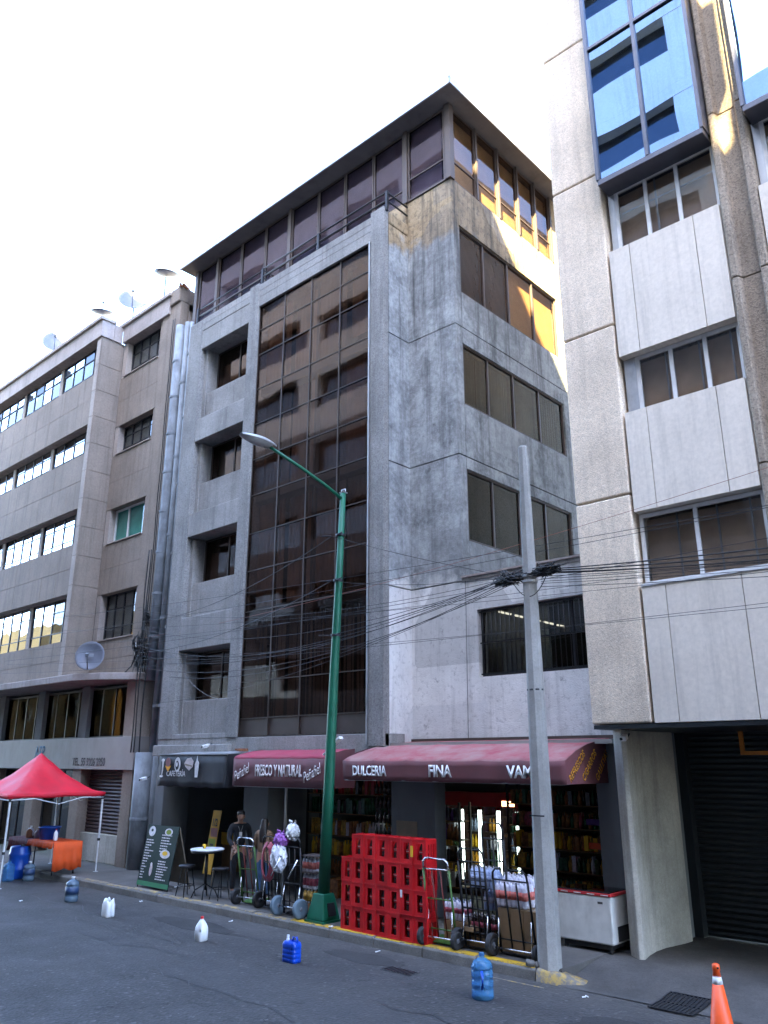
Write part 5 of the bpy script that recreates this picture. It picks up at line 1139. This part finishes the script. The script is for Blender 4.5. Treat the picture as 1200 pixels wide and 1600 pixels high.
def carton(label, x0, x1, y0, y1, z0, z1, mat='cardboard', rz=0, name='carton', grp='cartons on the pavement', print_=None):
    t = thing(name, label, 'box', ((x0 + x1) / 2, (y0 + y1) / 2, z0), grp); MB().box(x0, x1, y0, y1, z0, z1).build('body', mat, t, bevel=.008)
    box('tape', print_ or 'timber', t, (x0 + x1) / 2 - .03, (x0 + x1) / 2 + .03, y0 - .002, y1, z1 - .001, z1 + .002); return t
pack('shrink wrapped pack of coral labelled bottles on the front of the right hand truck', (-7.22, 10.66, .78), 6, 3, .092, .34, 'bottle_pale', 'pink_label', 'bottle_pale', (.3, .62))
pack('taller pack of coral labelled bottles behind the loaded truck', (-7.30, 10.95, .80), 7, 3, .092, .38, 'bottle_pale', 'pink_label', 'bottle_pale', (.3, .6))
pack('pack of coral bottles low down beside the concrete pole', (-6.85, 10.72, .40), 2, 2, .092, .32, 'bottle_pale', 'pink_dark', 'bottle_pale')
for i, x in enumerate((-7.34, -7.12, -6.90)): carton('brown carton standing on the loaded truck, %s of three' % ('leftmost', 'middle', 'rightmost')[i], x - .105, x + .105, 10.54, 10.85, .18, .76)
pack('pack of blue tinted bottles on the mesh backed truck', (-7.72, 10.66, .98), 5, 3, .09, .30, 'bottle_blue', 'bottle_blue', 'bottle_pale')
pack('second pack of blue tinted bottles lower on the mesh backed truck', (-7.62, 10.86, .66), 5, 3, .09, .30, 'bottle_blue', 'bottle_pale', 'bottle_pale')
pack('pack of dark bottles at the foot of the mesh backed truck', (-7.72, 10.62, .34), 5, 2, .09, .30, 'cola_dark', 'pink_dark', 'bottle_pale', layers=1)
carton('brown carton at the foot of the mesh backed truck', -7.95, -7.55, 10.5, 10.85, .16, .33)
pack('pack of pale bottles low behind the green hand truck', (-8.22, 10.62, .5), 5, 3, .085, .28, 'bottle_pale', 'pink_dark', 'bottle_blue')
carton('brown carton behind the green hand truck', -8.42, -8.0, 10.5, 10.85, .16, .49); carton('open carton flap beside the green hand truck', -7.98, -7.80, 10.4, 10.6, .40, .46)
for i, (z0, m_, l) in enumerate(((.16, 'cardboard', 'bottom brown pack of the mixed stack by the lamp post'), (.40, 'snack_gold', 'gold snack pack, second of the stack by the lamp post'), (.60, 'pink_dark', 'dark pink pack, third of the stack by the lamp post'), (.88, 'pink_label', 'pink bottle pack, topmost of the stack by the lamp post'))):
    pack(l, (-11.55 - .02 * i, 10.72, z0), 4, 3, .085, (.23, .19, .27, .25)[i], ('snack_brown', 'snack_gold', 'bottle_pale', 'bottle_pale')[i], m_, 'cap_white', (.2, .65))
for z in (.865, 1.14): tag(box('tray', 'brown_steel', None, -11.78, -11.34, 10.55, 10.9, z, z + .012), 'thin brown tray %s the pink bottle pack by the lamp post' % ('under' if z < 1 else 'on top of'), 'tray')
def bag(label, c, s, mat, seed, knotted=True, name='plastic_bag'):
    r = random.Random(seed); t = thing(name, label, 'bag', (c[0], c[1], c[2] - s[2])); rows = []
    for j in range(13):
        v = j / 12; th = math.pi * v; rr = math.sin(th) ** .6 if v < .8 else math.sin(math.pi * .8) ** .6 * (1 - (v - .8) * 3.5)
        rows.append([(c[0] + s[0] * rr * math.cos(a) * (1 + .10 * math.sin(a * 5 + j * 1.3 + seed) + .07 * math.sin(a * 11 + j * 2.9) + r.uniform(-.05, .05)), c[1] + s[1] * rr * math.sin(a) * (1 + .10 * math.sin(a * 4 + j) + .06 * math.sin(a * 9 - j * 2)), c[2] - s[2] * math.cos(th) + .02 * math.sin(a * 7 + j)) for a in [2 * math.pi * k / 22 for k in range(23)]])
    rows = [[(p[0] + r.uniform(-.012, .012), p[1] + r.uniform(-.012, .012), p[2] + r.uniform(-.014, .014)) for p in q[:-1]] for q in rows]
    MB().grid([q + [q[0]] for q in rows], smooth=False).build('body', mat, t)
    for k in (-1, 1): MB().grid([[(c[0] + k * .03 + k * .06 * u, c[1] + .03 * math.sin(u * 5), c[2] + s[2] * (.92 + .35 * u) + w * .05) for w in (0, 1)] for u in (0, .35, .7, 1)]).build('handle', mat, t, solid=.003)
    return t
bag('full white plastic bag hanging on the hand truck by the lamp post', (-12.08, 10.30, 1.10), (.17, .13, .23), 'bag_white', 1)
bag('purple and white bag resting on top of the white bag', (-12.08, 10.34, 1.40), (.15, .12, .11), 'bag_purple', 2)
bag('crumpled white paper bag on top of the bags by the lamp post', (-11.85, 10.42, 1.55), (.14, .11, .13), 'litter_white', 3)
hc = thing('strap_coil', 'coil of dull red strap hanging beside the white bag', 'strap', (-12.5, 10.4, .7)); m = MB()
for k in range(5): m.tube([(-12.5 + (.11 + .02 * k) * math.cos(a), 10.36 + .012 * k, 1.0 + (.27 + .018 * k) * math.sin(a)) for a in [2 * math.pi * i / 20 for i in range(21)]], .016, 6, caps=False)
m.build('coil', 'pink_dark', hc); MB().tube([(-12.5, 10.4, 1.3), (-12.5, 10.5, 1.32)], .015, 6).build('hook', 'dark_steel', hc)

# ------------------------------------------------------------------ cafe furniture
BD = thing('menu_board', 'tall green A frame menu board with white lettering outside the cafe', 'menu board', (-16.4, 10.6, .15))
def bd(x, z, off=0): return (x, 10.42 + off + (z - .15) * .16, z)
x0, x1 = -16.98, -15.78
def quad(name, mat, a, b, z0, z1, off, par=BD): return MB().add([bd(a, z0, off), bd(b, z0, off), bd(b, z1, off), bd(a, z1, off), bd(a, z0, off + .008), bd(b, z0, off + .008), bd(b, z1, off + .008), bd(a, z1, off + .008)], [(0, 1, 2, 3), (4, 7, 6, 5), (0, 4, 5, 1), (1, 5, 6, 2), (2, 6, 7, 3), (3, 7, 4, 0)]).build(name, mat, par)
pn = quad('panel', 'board_green', x0, x1, .27, 1.42, 0); quad('edge_strip', 'board_edge_green', x0, x1, .20, .29, -.004)
for x in (x0 + .02, x1 - .02): MB().tube([bd(x, .15, .02), bd(x, 1.42, .02)], .013, 6).build('leg', 'black_metal', BD); MB().tube([(x, 11.0, .15), bd(x, 1.40, .03)], .013, 6).build('rear_leg', 'timber', BD)
MB().add([(x0, 10.98, .25), (x1, 10.98, .25), bd(x1, 1.38, .035), bd(x0, 1.38, .035)], [(0, 1, 2, 3)]).build('rear_panel', 'timber', BD, solid=.008)
BR = (R(90 - 9), 0, 0)
def bline(s, x, z, size, mat='letter_white', xs=.8): text(s, mat, pn, bd(x, z, -.006), size, BR, xs, 0, .01)
r8 = random.Random(11)
def strokes(x, z, w):
    q = MB(); a = x
    while a < x + w: l = r8.uniform(.03, .09); l = min(l, x + w - a); q.add([bd(a, z, -.005), bd(a + l, z, -.005), bd(a + l, z + .022, -.005), bd(a, z + .022, -.005)], [(0, 1, 2, 3)]); a += l + .015
    return q
q = MB()
for i in range(15): w = r8.uniform(.12, .45) if i < 8 else r8.uniform(.1, .2); s_ = strokes(x0 + .05, 1.10 - i * .054, w); q.add(s_.v, s_.f)
for i in range(7): s_ = strokes(x0 + .62, 1.22 - i * .054, r8.uniform(.25, .42)); q.add(s_.v, s_.f)
for i in range(8): s_ = strokes(x0 + .66, .70 - i * .05, r8.uniform(.25, .42)); q.add(s_.v, s_.f)
q.build('menu_lines', 'letter_white', BD, kind='stuff')
def bdisc(mat, x, z, rx, rz, off): MB().add([bd(x + rx * math.cos(2 * math.pi * k / 20), z + rz * math.sin(2 * math.pi * k / 20), off) for k in range(20)], [tuple(range(20))]).build('picture', mat, BD)
bdisc('letter_white', x0 + .2, 1.29, .13, .105, -.006); bdisc('board_green', x0 + .2, 1.31, .045, .03, -.008); bdisc('letter_white', x0 + .85, 1.30, .15, .075, -.006); bdisc('olive_green', x0 + .85, 1.30, .10, .05, -.008)
bdisc('letter_white', x0 + .86, .86, .19, .085, -.006); bdisc('yellow', x0 + .86, .875, .10, .045, -.008); bdisc('letter_cream', x0 + .44, .52, .055, .12, -.006); bdisc('letter_white', x0 + .43, .63, .04, .04, -.008)
HT = thing('bar_table', 'tall round white topped cafe table with a yellow cup on it', 'table', (-14.62, 10.55, .15))
c = (-14.62, 10.55, 0)
MB().lathe([(.01, 1.04), (.33, 1.04), (.34, 1.05), (.34, 1.065), (.33, 1.075), (.01, 1.075)], c, 28).build('table_top', 'table_white', HT); MB().lathe([(.325, 1.0), (.33, 1.039)], c, 28).build('apron', 'black_metal', HT)
MB().tube([(-14.62, 10.55, .3), (-14.62, 10.55, 1.03)], .03, 10).build('column', 'black_metal', HT)
for k in range(4):
    a = math.pi / 4 + k * math.pi / 2; MB().tube([(c[0], c[1], .42), (c[0] + .2 * math.cos(a), c[1] + .2 * math.sin(a), .3), (c[0] + .27 * math.cos(a), c[1] + .27 * math.sin(a), .15)], .014, 6).build('foot', 'black_metal', HT)
CU = thing('cup', 'yellow cup standing on the tall cafe table', 'cup', (-14.66, 10.5, 1.075)); MB().lathe([(.028, 0), (.036, .08), (.033, .08), (.026, .006)], (-14.66, 10.5, 1.075), 16).build('body', 'yellow', CU); MB().lathe([(.022, -.001), (.022, .001)], (-14.65, 10.469, 1.11), 8, axis='y').build('emblem', 'lettering_dark', CU)
def stool(label, x, y):
    t = thing('bar_stool', label, 'stool', (x, y, .15), 'cafe bar stools'); MB().lathe([(.01, .70), (.16, .70), (.17, .715), (.165, .74), (.01, .745)], (x, y, 0), 20).build('seat', 'dark_steel', t)
    for k in range(4): a = math.pi / 4 + k * math.pi / 2; MB().tube([(x + .1 * math.cos(a), y + .1 * math.sin(a), .7), (x + .2 * math.cos(a), y + .2 * math.sin(a), .15)], .011, 6).build('leg', 'black_metal', t)
    MB().tube([(x + .165 * math.cos(a), y + .165 * math.sin(a), .36) for a in [2 * math.pi * i / 16 for i in range(17)]], .009, 5, caps=False).build('foot_ring', 'black_metal', t)
stool('black bar stool left of the tall cafe table', -15.1, 10.42); stool('black bar stool right of the tall cafe table', -14.22, 10.62)
SG = thing('price_banner', 'narrow yellow banner with a price standing by the cafe', 'banner', (-15.5, 11.3, .3))
MB().add([(-15.72, 11.25, .45), (-15.42, 11.25, .45), (-15.28, 11.35, 1.74), (-15.58, 11.35, 1.74), (-15.72, 11.258, .45), (-15.42, 11.258, .45), (-15.28, 11.358, 1.74), (-15.58, 11.358, 1.74)], [(0, 1, 2, 3), (4, 7, 6, 5), (0, 4, 5, 1), (1, 5, 6, 2), (2, 6, 7, 3), (3, 7, 4, 0)]).build('panel', 'banner_yellow', SG)
text("1/2", 'lettering_dark', SG, (-15.57, 11.315, 1.42), .22, (R(86), 0, 0), .7, 0, .02); box('red_strip', 'letter_red', SG, -15.58, -15.34, 11.305, 11.309, 1.2, 1.38); box('green_strip', 'olive_green', SG, -15.62, -15.38, 11.29, 11.294, .92, 1.16)
for x in (-15.66, -15.46): MB().tube([(x, 11.3, .15), (x + .05, 11.31, .6)], .012, 6).build('stake', 'timber', SG)
box('dark_mark', 'lettering_dark', SG, -15.56, -15.44, 11.284, 11.288, 1.02, 1.06)

# ------------------------------------------------------------------ chest freezer
FZ = thing('chest_freezer', 'scuffed white chest freezer with a glass lid beside the concrete pier', 'freezer', (-6.6, 11.85, .15))
box('cabinet', 'freezer_white', FZ, -7.06, -6.17, 11.55, 12.14, .27, .90, bevel=.02); box('plinth', 'rubber', FZ, -7.0, -6.23, 11.6, 12.1, .2, .27)
box('rim', 'label_red', FZ, -7.07, -6.16, 11.54, 12.15, .902, .945, bevel=.01)
for (a, b) in ((-7.04, -6.62), (-6.60, -6.19)): box('lid', 'shop_glass', FZ, a, b, 11.57, 12.12, .95, .958); box('lid_frame', 'dark_steel', FZ, a, b, 11.56, 11.59, .946, .965)
box('well', 'rubber', FZ, -7.03, -6.2, 11.58, 12.12, .944, .947); box('badge', 'lettering_dark', FZ, -6.38, -6.3, 11.544, 11.548, .80, .83); box('vent', 'rubber', FZ, -6.172, -6.166, 11.7, 12.1, .3, .5)
for x in (-6.98, -6.25):
    for y in (11.62, 12.08): MB().lathe([(.03, -.02), (.03, .02)], (x, y, .175), 10, axis='x').build('castor', 'rubber', FZ)
for i in range(4): box('rim_mark', 'letter_white', FZ, -6.98 + i * .22, -6.86 + i * .22, 11.537, 11.539, .915, .93)

# ------------------------------------------------------------------ inside the shops
def rack(label, x0, x1, y, depth, zs, name='shelf_rack', mat='wood_shelf'):
    t = thing(name, label, 'shelf', ((x0 + x1) / 2, y, .15))
    for x in (x0, x1):
        for yy in (y, y + depth): box('upright', 'dark_steel', t, x - .02, x + .02, yy - .02, yy + .02, .15, zs[-1] + .35)
    for z in zs: box('shelf_board', mat, t, x0, x1, y - .02, y + depth, z - .02, z)
    return t
gr_ = random.Random(21)
def goods(label, x0, x1, y0, depth, z, h, mats, kind='mix', pitch=.09):
    by = {}
    x = x0 + .04
    while x < x1 - .04:
        m = gr_.choice(mats); mb = by.setdefault(m, MB()); k = kind if kind != 'mix' else gr_.choice(('bottle', 'bottle', 'bottle', 'box'))
        hh = h * gr_.uniform(.75, 1)
        for q in range(2):
            yy = y0 + .07 + q * pitch
            if k == 'bottle': mb.lathe([(pitch * .42, 0), (pitch * .45, hh * .6), (pitch * .2, hh * .8), (pitch * .18, hh)], (x, yy, z), 8)
            else: mb.obox((x, yy, z + hh * .5), (pitch * .9, pitch * .8, hh), (0, 0, gr_.uniform(-.1, .1)))
        x += pitch * 1.02
    for i, (m, mb) in enumerate(by.items()): tag(mb.build('shelf_goods', m), label, 'goods', 'goods on the shop shelves', 'stuff')
R1 = rack('wooden shelf rack of drinks at the right of the sweet shop', -9.55, -7.5, 14.0, .4, (.45, .85, 1.22, 1.6, 2.0))
for z, ms in ((.45, ('bottle_green', 'snack_gold')), (.85, ('snack_gold', 'bottle_pale', 'bottle_green')), (1.22, ('snack_gold', 'snack_brown', 'yellow')), (1.6, ('snack_brown', 'pink_dark', 'bottle_green')), (2.0, ('bottle_green', 'snack_brown', 'cola_dark'))):
    goods('rows of drinks and snacks on the right shelf rack', -9.5, -7.55, 14.0, .3, z, .30, ms)
R2 = rack('low shelf rack of soft drinks behind the red crates', -11.35, -10.3, 13.4, .35, (.45, .9, 1.3, 1.65))
for z, ms in ((.45, ('cola_dark', 'bottle_pale')), (.9, ('bottle_blue', 'cola_dark')), (1.3, ('snack_brown', 'purple')), (1.65, ('purple', 'cola_dark'))):
    goods('soft drinks on the rack behind the red crates', -11.3, -10.35, 13.4, .3, z, .28, ms)
for (x, z, m, l) in ((-10.75, .78, 'letter_orange', 'lower orange price strip on the rack behind the crates'), (-10.75, 1.2, 'letter_orange', 'upper orange price strip on the rack behind the crates'), (-7.6, 1.28, 'cone_orange', 'orange carton on the right shelf rack'), (-7.62, 1.68, 'purple', 'purple carton on the right shelf rack')):
    tag(box('price_strip' if x < -9 else 'display_carton', m, None, x - .28 if x < -9 else x - .17, x + .28 if x < -9 else x + .17, 13.36 if x < -9 else 13.9, 13.375 if x < -9 else 14.0, z, z + .10), l, 'sign' if x < -9 else 'box')
R3 = rack('shelf rack crammed with bottles under the drinks awning', -14.3, -11.0, 13.0, .4, (.45, .85, 1.25, 1.7, 2.1))
for z, ms in ((.45, ('snack_brown', 'snack_gold')), (.85, ('snack_gold', 'snack_brown', 'yellow')), (1.25, ('snack_gold', 'snack_brown', 'bottle_pale')), (1.7, ('bottle_green', 'bottle_green', 'cola_dark')), (2.1, ('label_red', 'cola_dark', 'snack_brown'))):
    goods('bottles and snacks on the rack under the drinks awning', -14.2, -11.05, 13.0, .3, z, .33, ms)
for i in range(6):
    x = -12.9 + i * .36
    carton('snack carton on the floor under the drinks awning, %s from the left' % coln[i], x, x + .32, 12.3 + (i % 2) * .06, 12.65, .15, .5 + (i % 3) * .32, 'snack_gold' if i % 2 else 'snack_brown', grp='cartons under the drinks awning', print_='snack_gold')
# hanging bottles near the grey pillar
hb = MB()
for i in range(6):
    for k in range(4): hb.lathe([(.035, 0), (.04, .12), (.015, .2), (.015, .24)], (-11.55 + i * .11, 12.35, 1.35 + k * .27), 8)
tag(hb.build('hanging_bottles', 'cola_dark'), 'rows of dark glossy bottles hanging by the grey shop pillar', 'bottles', None, 'stuff')
tag(box('notice_board', 'timber', None, -10.7, -10.2, 11.98, 11.995, 1.42, 1.72), 'small pale notice fixed to the grey shop pillar', 'notice')
CL = thing('display_cooler', 'four door drinks cooler with glowing tubes inside the sweet shop', 'cooler', (-10.5, 14.8, .15))
box('cabinet', 'shutter_brown', CL, -11.5, -9.62, 15.0, 15.2, .15, 2.15); box('cabinet_base', 'shutter_brown', CL, -11.5, -9.62, 14.5, 15.0, .15, .38); box('header', 'label_red', CL, -11.5, -9.62, 14.48, 15.0, 1.88, 2.15)
for x in (-11.5, -11.03, -10.56, -10.09, -9.64): box('divider', 'shutter_brown', CL, x, x + .03, 14.5, 15.0, .38, 1.88)
for i in range(4):
    x = -11.47 + i * .47
    MB().box(x + .34, x + .44, 14.51, 14.53, .42, 1.80).build('light_tube', 'tube_light', CL)
    MB().box(x + .34, x + .44, 14.51, 14.53, 1.80, 1.87).build('tube_end', 'cap_red', CL)
    box('door_glass', 'shop_glass', CL, x, x + .44, 14.485, 14.49, .39, 1.87)
    for z in (.72, 1.05, 1.38, 1.7): box('shelf', 'alu', CL, x, x + .37, 14.58, 15.0, z - .01, z)
    for q, z in enumerate((.40, .72, 1.05, 1.38)):
        m = MB()
        for k in range(4): m.lathe([(.032, 0), (.036, .15), (.014, .21), (.014, .25)], (x + .06 + k * .085, 14.68, z + .004), 8)
        m.build('bottles', ('yellow', 'bottle_pale', 'bottle_blue', 'letter_orange', 'bottle_green')[(i + q * 2) % 5], CL, kind='stuff')
box('lamp_box', 'tube_warm', CL, -10.02, -9.72, 14.475, 14.48, 1.90, 2.0)
box('stock_shelf', 'interior_grey', None, -9.6, -9.58, 14.5, 14.9, .15, .2)
bpy.data.objects.remove(bpy.data.objects['stock_shelf'])
CT = thing('cafe_counter', 'cafe counter with a dull yellow front in the dark interior', 'counter', (-16.7, 13.6, .15))
box('front', 'banner_yellow', CT, -18.0, -15.4, 13.4, 13.45, .75, 1.05); box('base', 'wood_shelf', CT, -18.0, -15.4, 13.45, 13.9, .15, 1.05); box('worktop', 'dark_steel', CT, -18.05, -15.35, 13.35, 14.0, 1.05, 1.09); box('orange_panel', 'letter_orange', CT, -16.6, -15.6, 13.38, 13.4, .4, .72)
tag(box('door_frame', 'alu', None, -13.95, -13.9, 12.0, 12.04, .15, 2.6), 'pale metal door jamb at the back of the drinks shop front', 'door jamb')

# ------------------------------------------------------------------ people
def skin(name, chains, mat, parent, sub=1, root=0):
    """chains: list of point lists [(x,y,z,r)...]; a chain may start with an int = index of an earlier point"""
    vs, es, rs = [], [], []
    for ch in chains:
        prev = None
        for p in ch:
            if isinstance(p, int): prev = p; continue
            vs.append(p[:3]); rs.append(p[3] if isinstance(p[3], tuple) else (p[3], p[3]))
            if prev is not None: es.append((prev, len(vs) - 1))
            prev = len(vs) - 1
    me = bpy.data.meshes.new(name); me.from_pydata(vs, es, []); me.materials.append(MATS[mat])
    ob = bpy.data.objects.new(name, me); COL.objects.link(ob); ob.parent = parent
    md = ob.modifiers.new('skin', 'SKIN'); md.use_smooth_shade = True
    if not me.skin_vertices: me.skin_vertices.new()
    for i, s in enumerate(me.skin_vertices[0].data): s.radius = rs[i]; s.use_root = (i == root)
    ob.modifiers.new('sub', 'SUBSURF').levels = sub; ob.modifiers['sub'].render_levels = sub
    return ob
def hand(w, d, s, idx):
    """palm and five fingers from wrist w, pointing along d (unit), s = side (thumb direction)"""
    w, d, s = Vector(w), Vector(d), Vector(s); n = d.cross(s); ch = []
    palm = w + d * .05; ch.append([idx, (*palm, (.036, .02))]); k = idx + 1
    for i, l in enumerate((.07, .08, .075, .06)):
        b = palm + d * .035 + s * (.027 - .018 * i); ch.append([k, (*b, .0095), (*(b + d * l * .5 + n * .008), .0085), (*(b + d * l * .9 + n * .028), .007)])
    ch.append([k, (*(w + d * .03 + s * .035), .011), (*(w + d * .06 + s * .055 + n * .01), .0095), (*(w + d * .085 + s * .06 + n * .02), .008)])
    return ch
def person(label, loc, rz, H=1.68, arms=None, head_tilt=0.0, stance=.09, top='black_cloth', legs='black_cloth', shoes='black_metal', long_hair=False, hem=.86, female=False, step=0.0):
    t = thing('person', label, 'person', (0, 0, 0)); k = H / 1.70; sh = .165 if female else .19
    def S(x, y, z, r): return (x * k, y * k, z * k, tuple(q * k for q in r) if isinstance(r, tuple) else r * k)
    hy = -.055 * head_tilt * 2
    body = [[S(0, 0, .93, (.13, .10)), S(0, .01, 1.1, (.125, .095)), S(0, .005, 1.27, (.15, .105)), S(0, .0, 1.39, (.13, .085)), S(0, hy * .3, 1.455, .054), S(0, hy * .7, 1.51, (.06, .065)), S(0, hy - .008, 1.555, (.072, .085)), S(0, hy + .004, 1.62, (.082, .098)), S(0, hy + .008, 1.675, (.06, .07))]]
    nidx = 9
    body.append([6, S(0, hy - .10, 1.565, .016)]); nidx += 1                 # nose
    ends = []
    for sx in (-1, 1):
        e, w_ = arms[0 if sx < 0 else 1]
        body.append([3, S(sx * sh * .75, 0, 1.385, .07), S(sx * sh, 0, 1.36, .058), S(*e, .043), S(*w_, .030)]); nidx += 4; ends.append((nidx - 1, e, w_, sx))
    for sx in (-1, 1):
        fy = step * sx
        body.append([0, S(sx * stance, 0, .86, (.095, .10)), S(sx * (stance + .01), fy * .5 - .02, .49, .062), S(sx * (stance + .01), fy + .02, .10, .042), S(sx * (stance + .01), fy - .02, .04, .035), S(sx * (stance + .02), fy - .12, .03, .03)]); nidx += 5
    for (i, e, w_, sx) in ends:
        d = (Vector(w_) - Vector(e)).normalized(); s = Vector((-sx * .6, -.8, 0)); s = (s - d * s.dot(d)).normalized()
        body += hand([q * k for q in w_], d, s, i) if False else []
    bo = skin('body', body, 'skin', t)
    for (i, e, w_, sx) in ends:
        d = (Vector(w_) - Vector(e)).normalized(); s = Vector((-sx * .6, -.8, 0)); s = (s - d * s.dot(d)).normalized()
        h = hand([q * k for q in w_], d, s, 0); h[0] = [(*[q * k for q in w_], .03), h[0][1]]
        skin('hand', h, 'skin', t)
    g = 1.14
    tp = [[S(0, 0, hem, (.155, .125)), S(0, .01, 1.08, (.15, .12)), S(0, .005, 1.27, (.172, .125)), S(0, 0, 1.385, (.15, .105)), S(0, hy * .2, 1.43, .072)]]
    for sx in (-1, 1):
        e, w_ = arms[0 if sx < 0 else 1]; q = Vector(e).lerp(Vector(w_), .88)
        tp.append([3, S(sx * sh * .75, 0, 1.385, .085), S(sx * sh, 0, 1.36, .075), S(*e, .058), S(*q, .045)])
    skin('jacket' if not female else 'sweater', tp, top, t)
    lg = [[S(0, 0, .95, (.14, .115)), S(0, 0, .88, (.145, .12))]]
    for sx in (-1, 1):
        fy = step * sx; lg.append([1, S(sx * stance, 0, .82, (.105, .11)), S(sx * (stance + .01), fy * .5 - .02, .49, .075), S(sx * (stance + .01), fy + .02, .09, .058)])
    skin('trousers', lg, legs, t)
    for sx in (-1, 1):
        fy = step * sx; skin('shoe', [[S(sx * (stance + .01), fy + .05, .045, .045), S(sx * (stance + .015), fy - .03, .045, .047), S(sx * (stance + .02), fy - .13, .035, .038), S(sx * (stance + .02), fy - .17, .03, .025)]], shoes, t)
    hr = [[S(0, hy + .035, 1.59, (.094, .09)), S(0, hy + .008, 1.665, (.096, .110)), S(0, hy - .002, 1.715, (.075, .085))]]
    if long_hair: hr = [[S(0, .10, 1.18, (.075, .03)), S(0, .10, 1.30, (.095, .045)), S(0, .075, 1.45, (.10, .06)), S(0, hy + .045, 1.58, (.098, .09)), S(0, hy + .022, 1.66, (.09, .10)), S(0, hy + .015, 1.705, (.06, .07))]]
    skin('hair', hr, 'hair', t, 2)
    for sx in (-1, 1):
        MB().lathe([(.002, -.008), (.009, 0), (.002, .008)], (sx * .032 * k, (hy - .088) * k, 1.592 * k), 8, axis='y').build('eye', 'lettering_dark', t)
        MB().obox((sx * .085 * k, (hy + .01) * k, 1.58 * k), (.014, .035, .055), (0, 0, sx * .3)).build('ear', 'skin', t, bevel=.006)
    MB().obox((0, (hy - .088) * k, 1.528 * k), (.042, .012, .010)).build('mouth', 'letter_red', t)
    t.location = loc; t.rotation_euler.z = rz; return t
P1 = person('person in black clothes looking down at papers beside the cafe banner', (-14.55, 11.3, .15), R(62), 1.62, (((-.24, -.05, 1.12), (-.16, -.26, .96)), ((.25, .02, 1.10), (.26, -.10, .86))), .75, .10, step=.04)
box('lanyard_card', 'litter_white', P1, 0, .01, 0, .01, 0, .01) if False else None
lc = MB().obox((.0, -.128, 1.17), (.06, .008, .08)).build('lanyard_card', 'litter_white', P1); MB().tube([(-.06, -.06, 1.36), (-.01, -.128, 1.22)], .005, 5).build('lanyard', 'awning_edge', P1); MB().tube([(.06, -.06, 1.36), (.01, -.128, 1.22)], .005, 5).build('lanyard', 'awning_edge', P1)
person('person with long dark hair, tan top and blue jeans standing at the hand trucks', (-13.52, 11.12, .15), R(215), 1.52, (((-.23, -.02, 1.12), (-.2, -.22, 1.02)), ((.22, -.04, 1.12), (.16, -.25, 1.05))), .4, .075, 'tan_cloth', 'denim', 'shoe_pale', True, .93, True, .03)
